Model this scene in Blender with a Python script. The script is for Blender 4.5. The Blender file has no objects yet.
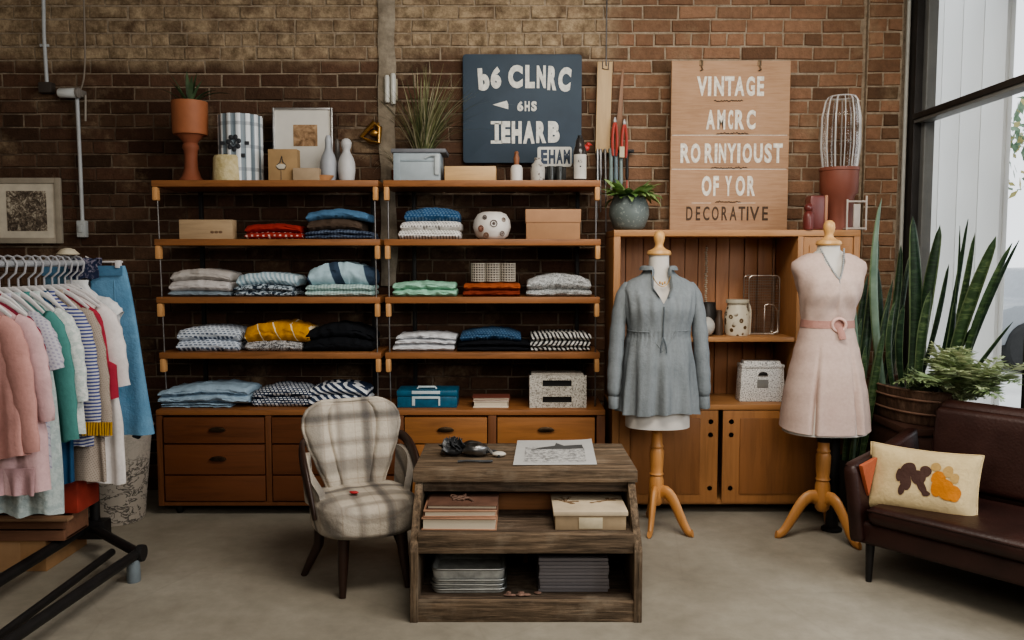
import bpy, bmesh, math, random
from mathutils import Vector, Matrix, noise, Euler
COL = bpy.context.scene.collection
PI = math.pi
sin, cos, R = math.sin, math.cos, math.radians
# ---------------------------------------------------------------- camera model
FPX, CH, TILT = 820.0, 1.35, R(4.2)
cT, sT = cos(TILT), sin(TILT)
def _ray(px, py):
    u, v = (px - 512) / FPX, (320 - py) / FPX
    return u, cT + v * sT, -sT + v * cT
def P(px, py, Y):
    r = _ray(px, py); k = Y / r[1]
    return Vector((r[0] * k, Y, CH + r[2] * k))
def PZ(px, py, z=0.0):
    r = _ray(px, py); k = (z - CH) / r[2]
    return Vector((r[0] * k, r[1] * k, z))
def XA(px, Y, z=1.0):
    return (px - 512) / FPX * (Y * cT - (z - CH) * sT)
def ZA(py, Y):
    return P(512, py, Y).z
# ---------------------------------------------------------------- materials
class G:
    def __init__(s, name):
        s.m = bpy.data.materials.new(name); s.m.use_nodes = True
        s.nt = s.m.node_tree; s.b = s.nt.nodes['Principled BSDF']
        s._tc = None
    def n(s, t, **kw):
        nd = s.nt.nodes.new(t)
        for k, v in kw.items(): setattr(nd, k, v)
        return nd
    def put(s, sock, v):
        if hasattr(v, 'is_linked') or isinstance(v, bpy.types.NodeSocket): s.nt.links.new(v, sock)
        elif isinstance(v, (tuple, list)) and len(v) == 3 and sock.type == 'RGBA': sock.default_value = (*v, 1)
        else: sock.default_value = v
    def oc(s):
        if s._tc is None: s._tc = s.n('ShaderNodeTexCoord')
        return s._tc.outputs['Object']
    def mp(s, scale=(1, 1, 1), rot=(0, 0, 0), loc=(0, 0, 0), vec=None):
        m = s.n('ShaderNodeMapping'); s.put(m.inputs['Vector'], vec or s.oc())
        m.inputs['Scale'].default_value = scale; m.inputs['Rotation'].default_value = rot; m.inputs['Location'].default_value = loc
        return m.outputs[0]
    def noise(s, scale=5, detail=3, rough=.55, vec=None, dist=0):
        t = s.n('ShaderNodeTexNoise'); s.put(t.inputs['Vector'], vec or s.oc())
        t.inputs['Scale'].default_value = scale; t.inputs['Detail'].default_value = detail
        t.inputs['Roughness'].default_value = rough; t.inputs['Distortion'].default_value = dist
        return t.outputs['Fac']
    def voro(s, scale=5, vec=None, feature='F1', out='Distance', rnd=1):
        t = s.n('ShaderNodeTexVoronoi', feature=feature); s.put(t.inputs['Vector'], vec or s.oc())
        t.inputs['Scale'].default_value = scale
        t.inputs['Randomness'].default_value = rnd
        return t.outputs[out]
    def wave(s, scale=5, axis='X', dist=0, dscale=1, detail=2, vec=None):
        t = s.n('ShaderNodeTexWave', bands_direction=axis); s.put(t.inputs['Vector'], vec or s.oc())
        t.inputs['Scale'].default_value = scale; t.inputs['Distortion'].default_value = dist
        t.inputs['Detail Scale'].default_value = dscale; t.inputs['Detail'].default_value = detail
        return t.outputs['Fac']
    def ramp(s, fac, stops, const=False):
        t = s.n('ShaderNodeValToRGB'); s.put(t.inputs[0], fac); e = t.color_ramp.elements
        if const: t.color_ramp.interpolation = 'CONSTANT'
        while len(e) < len(stops): e.new(.5)
        for el, (p, c) in zip(e, stops):
            el.position = p; el.color = (*(c if not isinstance(c, (int, float)) else (c, c, c)), 1)
        return t.outputs[0]
    def mix(s, fac, a, b, mode='MIX'):
        t = s.n('ShaderNodeMix', data_type='RGBA', blend_type=mode)
        s.put(t.inputs['Factor'], fac); s.put(t.inputs['A'], a) if False else s.put(t.inputs[6], a); s.put(t.inputs[7], b)
        return t.outputs[2]
    def math(s, op, a, b=0.0):
        t = s.n('ShaderNodeMath', operation=op); s.put(t.inputs[0], a); s.put(t.inputs[1], b)
        return t.outputs[0]
    def sep(s, vec=None):
        t = s.n('ShaderNodeSeparateXYZ'); s.put(t.inputs[0], vec or s.oc()); return t.outputs
    def comb(s, x=0.0, y=0.0, z=0.0):
        t = s.n('ShaderNodeCombineXYZ'); s.put(t.inputs[0], x); s.put(t.inputs[1], y); s.put(t.inputs[2], z); return t.outputs[0]
    def bump(s, h, strength=.3, dist=.01):
        t = s.n('ShaderNodeBump'); s.put(t.inputs['Height'], h); t.inputs['Strength'].default_value = strength
        t.inputs['Distance'].default_value = dist; s.put(s.b.inputs['Normal'], t.outputs[0])
    def done(s, col=None, rough=.6, metal=0, spec=.4, sheen=0, trans=0, alpha=None, emit=None, sss=0):
        b = s.b.inputs
        if col is not None: s.put(b['Base Color'], col)
        s.put(b['Roughness'], rough); b['Metallic'].default_value = metal; b['Specular IOR Level'].default_value = spec
        if sheen: b['Sheen Weight'].default_value = sheen; b['Sheen Roughness'].default_value = .5
        if trans: b['Transmission Weight'].default_value = trans
        if alpha is not None: s.put(b['Alpha'], alpha)
        return s.m
def tint(c, k): return tuple(min(1, x * k) for x in c)
_MC = {}
def cached(f):
    def w(*a, **k):
        key = (f.__name__, a, tuple(sorted(k.items())))
        if key not in _MC: _MC[key] = f(*a, **k)
        return _MC[key]
    return w
@cached
def plain(c, rough=.5, metal=0, var=.15, scale=12, spec=.4, bump=.1):
    g = G('painted_surface'); n = g.noise(scale, 4)
    col = g.ramp(n, [(.3, tint(c, 1 - var)), (.7, tint(c, 1 + var))])
    if bump: g.bump(g.noise(scale * 6, 3), bump, .004)
    return g.done(col, rough, metal, spec)
@cached
def wood(c, dark=.6, axis='X', scale=1.0, rough=.45, contrast=1.0, bump=.12):
    g = G('wood_grain')
    st = {'X': (1.2, 14, 14), 'Y': (14, 1.2, 14), 'Z': (14, 14, 1.2)}[axis]
    st = tuple(v * scale for v in st)
    v = g.mp(st); n = g.noise(3.0, 6, .65, v, .6); n2 = g.noise(.9, 3, .5, g.mp(tuple(x * .35 for x in st)))
    f = g.math('ADD', g.math('MULTIPLY', n, .6), g.math('MULTIPLY', n2, .4))
    col = g.ramp(f, [(.32, tint(c, dark)), (.5, c), (.68, tint(c, 1.18))])
    if bump: g.bump(n, bump, .004)
    return g.done(col, rough, spec=.35)
@cached
def weathered(c=(.12, .085, .062), axis='X'):
    g = G('weathered_wood')
    st = {'X': (2.0, 30, 30), 'Y': (30, 2, 30), 'Z': (30, 30, 2)}[axis]
    n = g.noise(2.2, 8, .7, g.mp(st), .4); p = g.noise(7, 5, .65)
    col = g.ramp(n, [(.3, tint(c, .3)), (.48, c), (.66, tint(c, 2.1))])
    col = g.mix(g.ramp(p, [(.52, 0.0), (.75, .4)]), col, tint((.30, .25, .19), 1.0))
    g.bump(n, .6, .008)
    return g.done(col, .8, spec=.2)
def fabric_base(g, col, rough=.9, bump=.25, ws=900):
    n = g.noise(60, 5, .6)
    col = g.mix(.16, col, g.ramp(n, [(.25, .15), (.75, 1.0)]), 'MULTIPLY')
    w = g.math('ADD', g.noise(90, 3), g.math('MULTIPLY', n, 2.0))
    g.bump(w, bump, .006)
    return g.done(col, rough, spec=.12)
@cached
def cloth(c, bump=.25):
    g = G('woven_cloth'); return fabric_base(g, g.ramp(g.noise(9, 3), [(.3, tint(c, .88)), (.7, tint(c, 1.08))]), bump=bump)
@cached
def stripe(c1, c2, period=.02, axis='X', width=.5, dist=0.0, ang=0.0, soft=.04):
    g = G('striped_cloth')
    vec = g.mp(rot=(0, R(ang), 0)) if ang else g.oc()
    if dist:
        nx = g.noise(9, 2)
        s = g.sep(vec); x = g.math('ADD', s[{'X': 0, 'Y': 1, 'Z': 2}[axis]], g.math('MULTIPLY', nx, dist))
    else: x = g.sep(vec)[{'X': 0, 'Y': 1, 'Z': 2}[axis]]
    f = g.math('FRACT', g.math('DIVIDE', g.math('ADD', x, 10.0), period))
    col = g.ramp(f, [(0, c1), (max(.01, width - soft), c1), (width, c2), (1 - soft, c2)])
    return fabric_base(g, col)
@cached
def dashes(c1, c2, px=.02, pz=.012, wx=.6, wz=.45, wob=.006):
    g = G('dashed_cloth'); s = g.sep(); nn = g.math('MULTIPLY', g.noise(14, 2), wob)
    zz = g.math('ADD', g.math('ADD', s[2], g.math('MULTIPLY', s[1], .6)), nn)
    zi = g.math('DIVIDE', g.math('ADD', zz, 10.0), pz)
    row = g.math('FLOOR', zi)
    fx = g.math('FRACT', g.math('ADD', g.math('DIVIDE', g.math('ADD', s[0], 10.0), px), g.math('MULTIPLY', row, .37)))
    a = g.math('LESS_THAN', fx, wx); b = g.math('LESS_THAN', g.math('FRACT', zi), wz)
    return fabric_base(g, g.mix(g.math('MULTIPLY', a, b), c2, c1))
@cached
def checks(c1, c2, p=.012, w=.5):
    g = G('checked_cloth'); s = g.sep()
    zz = g.math('ADD', s[2], s[1])
    a = g.math('LESS_THAN', g.math('FRACT', g.math('DIVIDE', g.math('ADD', s[0], 10.0), p)), w)
    b = g.math('LESS_THAN', g.math('FRACT', g.math('DIVIDE', g.math('ADD', zz, 10.0), p)), w)
    f = g.math('MULTIPLY', g.math('ADD', a, b), .5)
    return fabric_base(g, g.mix(f, c1, c2))
@cached
def blotch(c1, c2, scale=30, lo=.45, hi=.55, wave=0.0, bump=.3):
    g = G('mottled_cloth'); n = g.noise(scale, 3, .6, dist=wave)
    return fabric_base(g, g.ramp(n, [(lo, c1), (hi, c2)]), bump=bump)
@cached
def metal(c, rough=.35, var=.2, scale=20):
    g = G('metal'); n = g.noise(scale, 4)
    return g.done(g.ramp(n, [(.3, tint(c, 1 - var)), (.7, tint(c, 1 + var))]), g.ramp(n, [(.2, rough * .8), (.8, min(1, rough * 1.3))]), 1)
@cached
def ceramic(c, rough=.35, speck=None, sscale=60):
    g = G('ceramic'); n = g.noise(8, 4)
    col = g.ramp(n, [(.3, tint(c, .85)), (.7, tint(c, 1.08))])
    if speck: col = g.mix(g.ramp(g.noise(sscale, 2), [(.58, 0.0), (.66, 1.0)]), col, speck)
    g.bump(n, .08, .004)
    return g.done(col, rough)
@cached
def leafmat(c1, c2, scale=20, banded=False, rough=.45):
    g = G('leaf'); s = g.sep()
    if banded:
        n = g.noise(3, 4, .6, g.mp((5, 5, 16)), .8)
        col = g.ramp(n, [(.38, c1), (.52, tint(c1, 1.5)), (.62, c2)])
    else: col = g.ramp(g.noise(scale, 3), [(.3, c1), (.7, c2)])
    m = g.done(col, rough, spec=.4)
    return m
def glassmat(c=(1, 1, 1), rough=.02, mixv=.14, gl=.06):
    g = G('clear_glass'); tr = g.n('ShaderNodeBsdfTransparent'); tr.inputs[0].default_value = (*c, 1)
    gs = g.n('ShaderNodeBsdfGlossy'); gs.inputs['Roughness'].default_value = gl
    fr = g.n('ShaderNodeLayerWeight'); fr.inputs[0].default_value = .5
    pw = g.math('MULTIPLY', g.math('POWER', fr.outputs['Facing'], 4.0), .35)
    mx = g.n('ShaderNodeMixShader'); g.nt.links.new(pw, mx.inputs[0])
    g.nt.links.new(tr.outputs[0], mx.inputs[1]); g.nt.links.new(gs.outputs[0], mx.inputs[2])
    out = g.nt.nodes['Material Output']; g.nt.links.new(mx.outputs[0], out.inputs[0])
    return g.m
# ---------------------------------------------------------------- mesh builder
class MB:
    def __init__(s): s.bm = bmesh.new()
    def _merge(s, t, mi, M=None):
        if M is not None: bmesh.ops.transform(t, matrix=M, verts=t.verts)
        for f in t.faces: f.material_index = mi if mi >= 0 else f.material_index
        me = bpy.data.meshes.new('tmp'); t.to_mesh(me); t.free(); s.bm.from_mesh(me); bpy.data.meshes.remove(me)
        return s
    def box(s, c, d, bev=.004, mi=0, rot=None, seg=2, M=None):
        t = bmesh.new(); bmesh.ops.create_cube(t, size=1)
        bmesh.ops.scale(t, vec=d, verts=t.verts)
        if bev > 0: bmesh.ops.bevel(t, geom=t.edges[:], offset=min(bev, min(d) * .45), segments=seg, profile=.6, affect='EDGES')
        X = Matrix.Translation(c)
        if rot: X = X @ Euler(rot).to_matrix().to_4x4()
        if M is not None: X = M @ X
        return s._merge(t, mi, X)
    def bx(s, x0, x1, y0, y1, z0, z1, bev=.004, mi=0, M=None):
        return s.box(((x0 + x1) / 2, (y0 + y1) / 2, (z0 + z1) / 2), (abs(x1 - x0), abs(y1 - y0), abs(z1 - z0)), bev, mi, M=M)
    def lathe(s, prof, c=(0, 0, 0), seg=28, mi=0, M=None, sx=1, sy=1, fn=None):
        t = bmesh.new(); rings = []
        for r, z in prof:
            if r < 1e-5: rings.append([t.verts.new((0, 0, z))])
            else:
                rg = []
                for i in range(seg):
                    a = 2 * PI * i / seg; rr = r * (fn(a, z) if fn else 1)
                    rg.append(t.verts.new((rr * cos(a) * sx, rr * sin(a) * sy, z)))
                rings.append(rg)
        for a, b in zip(rings, rings[1:]):
            for i in range(seg):
                j = (i + 1) % seg
                if len(a) == 1 and len(b) == 1: continue
                if len(a) == 1: t.faces.new((a[0], b[i], b[j]))
                elif len(b) == 1: t.faces.new((a[i], b[0], a[j]))
                else: t.faces.new((a[i], a[j], b[j], b[i]))
        for k in (0, -1):
            if len(rings[k]) > 1: t.faces.new(rings[k])
        bmesh.ops.recalc_face_normals(t, faces=t.faces)
        X = Matrix.Translation(c)
        if M is not None: X = M @ X
        return s._merge(t, mi, X)
    def tube(s, pts, r=.01, seg=10, mi=0, closed=False, flat=(1, 1), caps=True, up=None):
        t = bmesh.new(); pts = [Vector(p) for p in pts]; n = len(pts)
        rs = r if isinstance(r, (list, tuple)) else [r] * n
        rings = []; prev = None
        for i, p in enumerate(pts):
            d = (pts[(i + 1) % n] - pts[i - 1]) if closed else (pts[min(i + 1, n - 1)] - pts[max(i - 1, 0)])
            if d.length < 1e-9: d = Vector((0, 0, 1))
            d.normalize()
            if up is not None: a = Vector(up) - d * d.dot(Vector(up))
            elif prev is None: a = Vector((0, 1, 0)) if abs(d.y) < .9 else Vector((1, 0, 0)); a = a - d * d.dot(a)
            else: a = prev - d * d.dot(prev)
            a.normalize(); prev = a; b = d.cross(a)
            rings.append([t.verts.new(p + (a * cos(2 * PI * k / seg) * flat[0] + b * sin(2 * PI * k / seg) * flat[1]) * rs[i]) for k in range(seg)])
        m = n if closed else n - 1
        for i in range(m):
            A, B = rings[i], rings[(i + 1) % n]
            for k in range(seg): t.faces.new((A[k], A[(k + 1) % seg], B[(k + 1) % seg], B[k]))
        if caps and not closed:
            t.faces.new(rings[0]); t.faces.new(rings[-1])
        bmesh.ops.recalc_face_normals(t, faces=t.faces)
        return s._merge(t, mi)
    def prism(s, pts, y0, y1, plane='xz', bev=0, mi=0, M=None):
        t = bmesh.new()
        f = {'xz': lambda a, b, y: (a, y, b), 'yz': lambda a, b, y: (y, a, b), 'xy': lambda a, b, y: (a, b, y)}[plane]
        A = [t.verts.new(f(a, b, y0)) for a, b in pts]; B = [t.verts.new(f(a, b, y1)) for a, b in pts]
        n = len(pts); t.faces.new(A); t.faces.new(B[::-1])
        for i in range(n): t.faces.new((A[i], B[i], B[(i + 1) % n], A[(i + 1) % n]))
        bmesh.ops.recalc_face_normals(t, faces=t.faces)
        if bev: bmesh.ops.bevel(t, geom=t.edges[:], offset=bev, segments=2, profile=.6, affect='EDGES')
        return s._merge(t, mi, M)
    def sheet(s, fn, nu, nv, mi=0, closed_u=False, M=None, thick=0):
        t = bmesh.new(); g = []
        for j in range(nv + 1):
            g.append([t.verts.new(fn(i / nu, j / nv)) for i in range(nu + (0 if closed_u else 1))])
        for j in range(nv):
            for i in range(nu):
                k = (i + 1) % nu if closed_u else i + 1
                t.faces.new((g[j][i], g[j][k], g[j + 1][k], g[j + 1][i]))
        bmesh.ops.recalc_face_normals(t, faces=t.faces)
        if thick: bmesh.ops.solidify(t, geom=t.faces[:], thickness=thick)
        return s._merge(t, mi, M)
    def blob(s, c, r, seg=16, mi=0, fn=None, M=None):
        t = bmesh.new(); bmesh.ops.create_uvsphere(t, u_segments=seg, v_segments=max(6, seg // 2), radius=1)
        for v in t.verts:
            k = fn(v.co) if fn else 1
            v.co = Vector((v.co.x * r[0] * k, v.co.y * r[1] * k, v.co.z * r[2] * k))
        X = Matrix.Translation(c)
        if M is not None: X = M @ X
        return s._merge(t, mi, X)
    def text(s, body, x0, x1, z0, z1, y, depth=.004, mi=0, bold=.0, M=None):
        cu = bpy.data.curves.new('lettering', 'FONT'); cu.body = body; cu.extrude = .02; cu.offset = bold; cu.resolution_u = 4
        ob = bpy.data.objects.new('lettering', cu); COL.objects.link(ob)
        dg = bpy.context.evaluated_depsgraph_get(); me = bpy.data.meshes.new_from_object(ob.evaluated_get(dg))
        bpy.data.objects.remove(ob); bpy.data.curves.remove(cu)
        xs = [v.co.x for v in me.vertices]; ys = [v.co.y for v in me.vertices]; zs = [v.co.z for v in me.vertices]
        ax, bx_, ay, by = min(xs), max(xs), min(ys), max(ys); az, bz = min(zs), max(zs)
        for v in me.vertices:
            a = (v.co.x - ax) / (bx_ - ax); b = (v.co.y - ay) / (by - ay); c = (v.co.z - az) / max(1e-6, bz - az)
            v.co = (x0 + (x1 - x0) * a, y - depth * c, z0 + (z1 - z0) * b)
        t = bmesh.new(); t.from_mesh(me); bpy.data.meshes.remove(me)
        return s._merge(t, mi, M)
    def build(s, name, mats, parent=None, loc=None, rotz=0, smooth=40):
        me = bpy.data.meshes.new(name); s.bm.to_mesh(me); s.bm.free()
        for m in (mats if isinstance(mats, (list, tuple)) else [mats]): me.materials.append(m)
        if smooth:
            me.shade_smooth()
            me.set_sharp_from_angle(angle=R(smooth))
        o = bpy.data.objects.new(name, me); COL.objects.link(o)
        if parent is not None: o.parent = parent
        if loc is not None: o.location = loc
        if rotz: o.rotation_euler = (0, 0, rotz)
        return o
def tag(o, label, cat, group=None, kind=None):
    o['label'] = label; o['category'] = cat
    if group: o['group'] = group
    if kind: o['kind'] = kind
    return o
def thing(name, label, cat, loc=(0, 0, 0), rotz=0, group=None, rot=None):
    o = bpy.data.objects.new(name, None); COL.objects.link(o); o.empty_display_size = .05
    o.location = loc; o.rotation_euler = rot or (0, 0, rotz)
    return tag(o, label, cat, group)
def struct(o, label=None):
    o['kind'] = 'structure'
    if label: o['label'] = label
    return o
def smoothstep(a, b, x):
    t = max(0, min(1, (x - a) / (b - a))); return t * t * (3 - 2 * t)
def lerp_prof(prof, z):
    if z <= prof[0][0]: return prof[0][1:]
    for a, b in zip(prof, prof[1:]):
        if z <= b[0]:
            t = (z - a[0]) / (b[0] - a[0]); t = t * t * (3 - 2 * t) * .5 + t * .5
            return tuple(p + (q - p) * t for p, q in zip(a[1:], b[1:]))
    return prof[-1][1:]
def nz(x, y, z, s=0): return noise.noise(Vector((x + s * 7.3, y - s * 3.1, z + s * 1.7)))
def bez(pts, n=12):
    out = []
    for i in range(n + 1):
        t = i / n; q = [Vector(p) for p in pts]
        while len(q) > 1: q = [a.lerp(b, t) for a, b in zip(q, q[1:])]
        out.append(q[0])
    return out
# ================================================================ the room
WY = 4.74          # brick back wall
SF = 4.33          # front edge of the shelves
CF = 4.25          # front of the chest of drawers
RX = 2.25          # right hand wall plane (window)
def brick_mats():
    g = G('old_brick'); at = g.n('ShaderNodeAttribute', attribute_name='tone'); s = g.sep()
    base = at.outputs['Color']
    n = g.noise(26, 6, .7); big = g.noise(1.6, 4, .6)
    c = g.mix(.55, base, g.ramp(n, [(.25, .25), (.75, 1.0)]), 'MULTIPLY')
    # plaster smeared across the upper left courses
    zz = g.math('ADD', s[2], g.math('MULTIPLY', g.math('SUBTRACT', big, .5), .35))
    m1 = g.ramp(zz, [(.0, 0.0), (1, 1.0)]); hi = g.n('ShaderNodeMapRange'); g.put(hi.inputs[0], zz)
    hi.inputs[1].default_value = 2.42; hi.inputs[2].default_value = 2.5
    lx = g.n('ShaderNodeMapRange'); g.put(lx.inputs[0], g.math('ADD', s[0], g.math('MULTIPLY', big, .3)))
    lx.inputs[1].default_value = .78; lx.inputs[2].default_value = .62
    smear = g.math('MULTIPLY', g.math('MULTIPLY', hi.outputs[0], lx.outputs[0]), g.ramp(g.noise(9, 6, .7), [(.3, 0.25), (.55, .95)]))
    patch = g.ramp(g.noise(2.3, 6, .68), [(.55, 0.0), (.68, .5)])
    sm = g.math('MAXIMUM', smear, patch)
    c = g.mix(sm, c, g.ramp(g.noise(17, 6, .7), [(.32, (.15, .108, .066)), (.66, (.46, .355, .235))]))
    g.bump(g.math('ADD', n, g.noise(90, 3)), .55, .01)
    brick = g.done(c, .92, spec=.15)
    g = G('lime_mortar'); n = g.noise(30, 6, .7); b = g.noise(1.3, 3)
    c = g.ramp(n, [(.3, (.20, .155, .11)), (.7, (.40, .33, .25))])
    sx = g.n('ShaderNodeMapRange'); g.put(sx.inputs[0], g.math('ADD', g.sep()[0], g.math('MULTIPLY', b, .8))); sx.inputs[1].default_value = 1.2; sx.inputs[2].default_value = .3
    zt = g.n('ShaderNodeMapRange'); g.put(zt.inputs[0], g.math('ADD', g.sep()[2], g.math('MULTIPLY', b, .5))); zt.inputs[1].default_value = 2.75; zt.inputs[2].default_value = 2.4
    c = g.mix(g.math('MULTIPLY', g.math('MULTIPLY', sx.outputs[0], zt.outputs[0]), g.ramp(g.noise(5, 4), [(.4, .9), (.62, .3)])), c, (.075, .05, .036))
    g.bump(n, .7, .012)
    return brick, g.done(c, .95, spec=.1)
BRICK, MORTAR = brick_mats()
def brick_panel(mb_bm, x0, x1, z0, z1, y, seed, tone, pitch=(.2105, .0752), holes=()):
    """individual brick faces standing proud of a mortar bed; tone(x, z, rnd) -> colour"""
    rnd = random.Random(seed); bm = mb_bm; lay = bm.loops.layers.float_color.get('tone') or bm.loops.layers.float_color.new('tone')
    nrow = int((z1 - z0) / pitch[1]) + 1
    for j in range(nrow):
        zb = z0 + j * pitch[1]; zt = min(zb + pitch[1] - .009, z1)
        if zb >= z1 - .01: break
        header = (j % 6 == 4)
        L = pitch[0] * (.5 if header else 1)
        x = x0 - rnd.random() * .02 - (L * .5 if j % 2 else 0)
        while x < x1:
            l = L + rnd.uniform(-.012, .012); a, b = max(x, x0), min(x + l - .008, x1); x += l
            if b - a < .015: continue
            j1 = [rnd.uniform(-.003, .003) for _ in range(8)]
            d = rnd.uniform(.003, .010); ch = .004
            col = tone((a + b) / 2, (zb + zt) / 2, rnd)
            o = [bm.verts.new((a + j1[0], y, zb + j1[1])), bm.verts.new((b + j1[2], y, zb + j1[3])), bm.verts.new((b + j1[4], y, zt + j1[5])), bm.verts.new((a + j1[6], y, zt + j1[7]))]
            i = [bm.verts.new((v.co.x + ch * sx, y - d + rnd.uniform(-.002, .002), v.co.z + ch * sz)) for v, sx, sz in zip(o, (1, -1, -1, 1), (1, 1, -1, -1))]
            fs = [bm.faces.new(i)] + [bm.faces.new((o[k], o[(k + 1) % 4], i[(k + 1) % 4], i[k])) for k in range(4)]
            for f in fs:
                f.material_index = 0
                for lp in f.loops: lp[lay] = (*col, 1)
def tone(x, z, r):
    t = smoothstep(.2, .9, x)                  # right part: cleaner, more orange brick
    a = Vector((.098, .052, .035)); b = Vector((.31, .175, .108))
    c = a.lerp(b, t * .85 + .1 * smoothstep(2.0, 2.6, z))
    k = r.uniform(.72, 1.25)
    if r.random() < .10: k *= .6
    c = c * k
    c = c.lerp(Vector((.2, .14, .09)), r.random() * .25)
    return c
bm = bmesh.new()
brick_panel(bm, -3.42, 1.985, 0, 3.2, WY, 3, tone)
m = MB(); m.bm = bm
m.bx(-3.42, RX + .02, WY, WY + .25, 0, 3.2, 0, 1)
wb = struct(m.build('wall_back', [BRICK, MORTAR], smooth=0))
# narrow brick pier at the corner
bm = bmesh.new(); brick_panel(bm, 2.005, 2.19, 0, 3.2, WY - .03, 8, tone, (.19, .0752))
m = MB(); m.bm = bm; m.bx(2.0, 2.195, WY - .03, WY - .001, 0, 3.2, 0, 1)
struct(m.build('trim_1', [BRICK, MORTAR], smooth=0))
# pale plaster strip running down the bricks above the shelves
m = MB(); rr = random.Random(5)
x0 = XA(379, 4.72, 2.4); x1 = XA(395, 4.72, 2.4)
def strip(u, v):
    z = 1.2 + v * 2.0; e = .012 * nz(0, 0, z * 6, 2 if u < .5 else 5)
    return (x0 + (x1 - x0) * u + (e if u in (0, 1) else 0), WY - .022 - .012 * sin(PI * u) - .004 * nz(u * 3, z * 9, 0), z)
m.sheet(strip, 5, 60)
g = G('limewash'); n = g.noise(12, 6, .7)
g.bump(n, .6, .01)
struct(m.build('trim_2', g.done(g.ramp(n, [(.3, (.17, .14, .105)), (.7, (.36, .31, .24))]), .9)))
# floor
g = G('concrete_floor'); n = g.noise(1.1, 8, .62); n2 = g.noise(14, 6, .7); n3 = g.noise(.5, 3)
c = g.ramp(n, [(.3, (.20, .18, .143)), (.5, (.275, .25, .203)), (.7, (.35, .322, .268))])
c = g.mix(.35, c, g.ramp(n2, [(.3, .45), (.7, 1.0)]), 'MULTIPLY')
cr = g.voro(1.1, g.mp((1, 1, 0), vec=None), 'DISTANCE_TO_EDGE')
c = g.mix(g.ramp(cr, [(0.0, .12), (.006, 0.0)]), c, (.12, .10, .085))
g.bump(g.math('ADD', n2, n), .08, .01)
FLOORM = g.done(c, g.ramp(n, [(.3, .5), (.7, .7)]), spec=.3)
m = MB(); m.bx(-3.42, 3.6, -2.2, WY + .05, -.1, 0, 0)
struct(m.build('floor', FLOORM, smooth=0))
WALLP = plain((.42, .38, .33), .9, var=.08)
m = MB(); m.bx(-3.55, -3.42, -2.2, WY + .25, 0, 3.2, 0); struct(m.build('wall_left', WALLP, smooth=0))
m = MB(); m.bx(-3.55, 3.7, -2.35, -2.2, 0, 3.2, 0); struct(m.build('wall_front', WALLP, smooth=0))
m = MB(); m.bx(-3.55, 3.7, -2.35, WY + .25, 3.2, 3.3, 0); struct(m.build('ceiling', plain((.3, .28, .25), .9, var=.08), smooth=0))
# right side: window wall between the corner and a pier, then the room steps out
DARK = plain((.02, .018, .017), .45, var=.2)
GREYF = plain((.16, .165, .16), .4, var=.1)
m = MB(); m.bx(RX, RX + .2, 3.54, WY + .25, 0, .42, 0); m.bx(RX, RX + .2, 3.54, WY + .25, 3.02, 3.2, 0)
m.bx(RX + .02, 3.55, 3.44, 3.54, 0, 3.2, 0)
m.bx(3.5, 3.65, -2.2, 3.54, 0, 3.2, 0)
struct(m.build('wall_right', plain((.09, .075, .065), .85, var=.2), smooth=0))
win = thing('window_1', 'tall black framed shop window looking onto a pale street', 'window'); win['kind'] = 'structure'
m = MB()
m.bx(RX - .02, RX + .05, WY - .12, WY - .001, .42, 3.02, .004, 0)            # end post
m.bx(RX - .02, RX + .05, 3.54, 3.56, .42, 3.02, .004, 0)
m.bx(RX - .02, RX + .06, 3.56, WY - .12, .42, .50, .004, 0)
m.bx(RX - .02, RX + .06, 3.56, WY - .12, 2.95, 3.02, .004, 0)
m.build('window_frame', DARK, win)
m = MB(); m.bx(RX + .02, RX + .075, WY - .165, WY - .12, .5, 2.95, .003); m.build('window_stop', GREYF, win)
zt = ZA(95, 4.15)
m = MB(); zt0, zt1 = 2.105, 2.155
m.bx(RX - .03, RX + .06, 3.56, WY - .12, zt0 + .018, zt1, .004, 0); m.bx(RX - .02, RX + .06, 3.56, WY - .12, zt0, zt0 + .02, .003, 1)
m.build('transom', [DARK, GREYF], win)
GLASS = glassmat()
for a, b in ((.5, zt0), (zt1, 2.95)):
    m = MB(); m.bx(RX + .028, RX + .034, 3.56, WY - .165, a, b, 0); m.build('window_pane', GLASS, win, smooth=0)
# outside
m = MB(); m.bx(-12, 40, 5.2, 60, -.2, -.12, 0); m.bx(3.66, 40, -20, 5.2, -.2, -.12, 0)
struct(m.build('street_ground', plain((.6, .6, .58), .8, var=.1, scale=2), smooth=0), 'pale pavement outside the window')
m = MB(); WP = plain((.74, .75, .73), .7, var=.04, scale=2)
m.bx(3.02, 3.05, 5.08, 6.4, -.1, 4.2, .005)
for k in range(5): m.bx(3.0, 3.025, 5.085 + k * .25, 5.085 + k * .25 + .244, -.1, 4.2, .004)
struct(m.build('exterior_pier', WP), 'white panelled pier outside the window')
t = thing('parked_car', 'pale grey parked car in the street, seen through the window', 'car', (7.9, 11.6, -.12), R(8))
m = MB(); m.prism([(-2, .35), (-2, .75), (-1.5, .88), (-1.0, .92), (-.55, 1.35), (.9, 1.38), (1.5, .98), (2.05, .9), (2.1, .4)], -.8, .8, 'xz', .06)
m.build('body', plain((.3, .32, .34), .25, var=.05), t)
m = MB(); m.prism([(-.9, .95), (-.5, 1.28), (.85, 1.31), (1.3, .98)], -.82, .82, 'xz', .02); m.build('side_window', plain((.05, .06, .07), .1), t)
for x in (-1.3, 1.3):
    for y in (-.75, .75):
        m = MB(); m.lathe([(0, -.1), (.3, -.1), (.33, -.07), (.33, .07), (.3, .1), (0, .1)], (0, 0, 0), 24, M=Matrix.Translation((x, y, .33)) @ Matrix.Rotation(PI / 2, 4, 'X'))
        m.build('wheel', plain((.03, .03, .03), .6), t)
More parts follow.
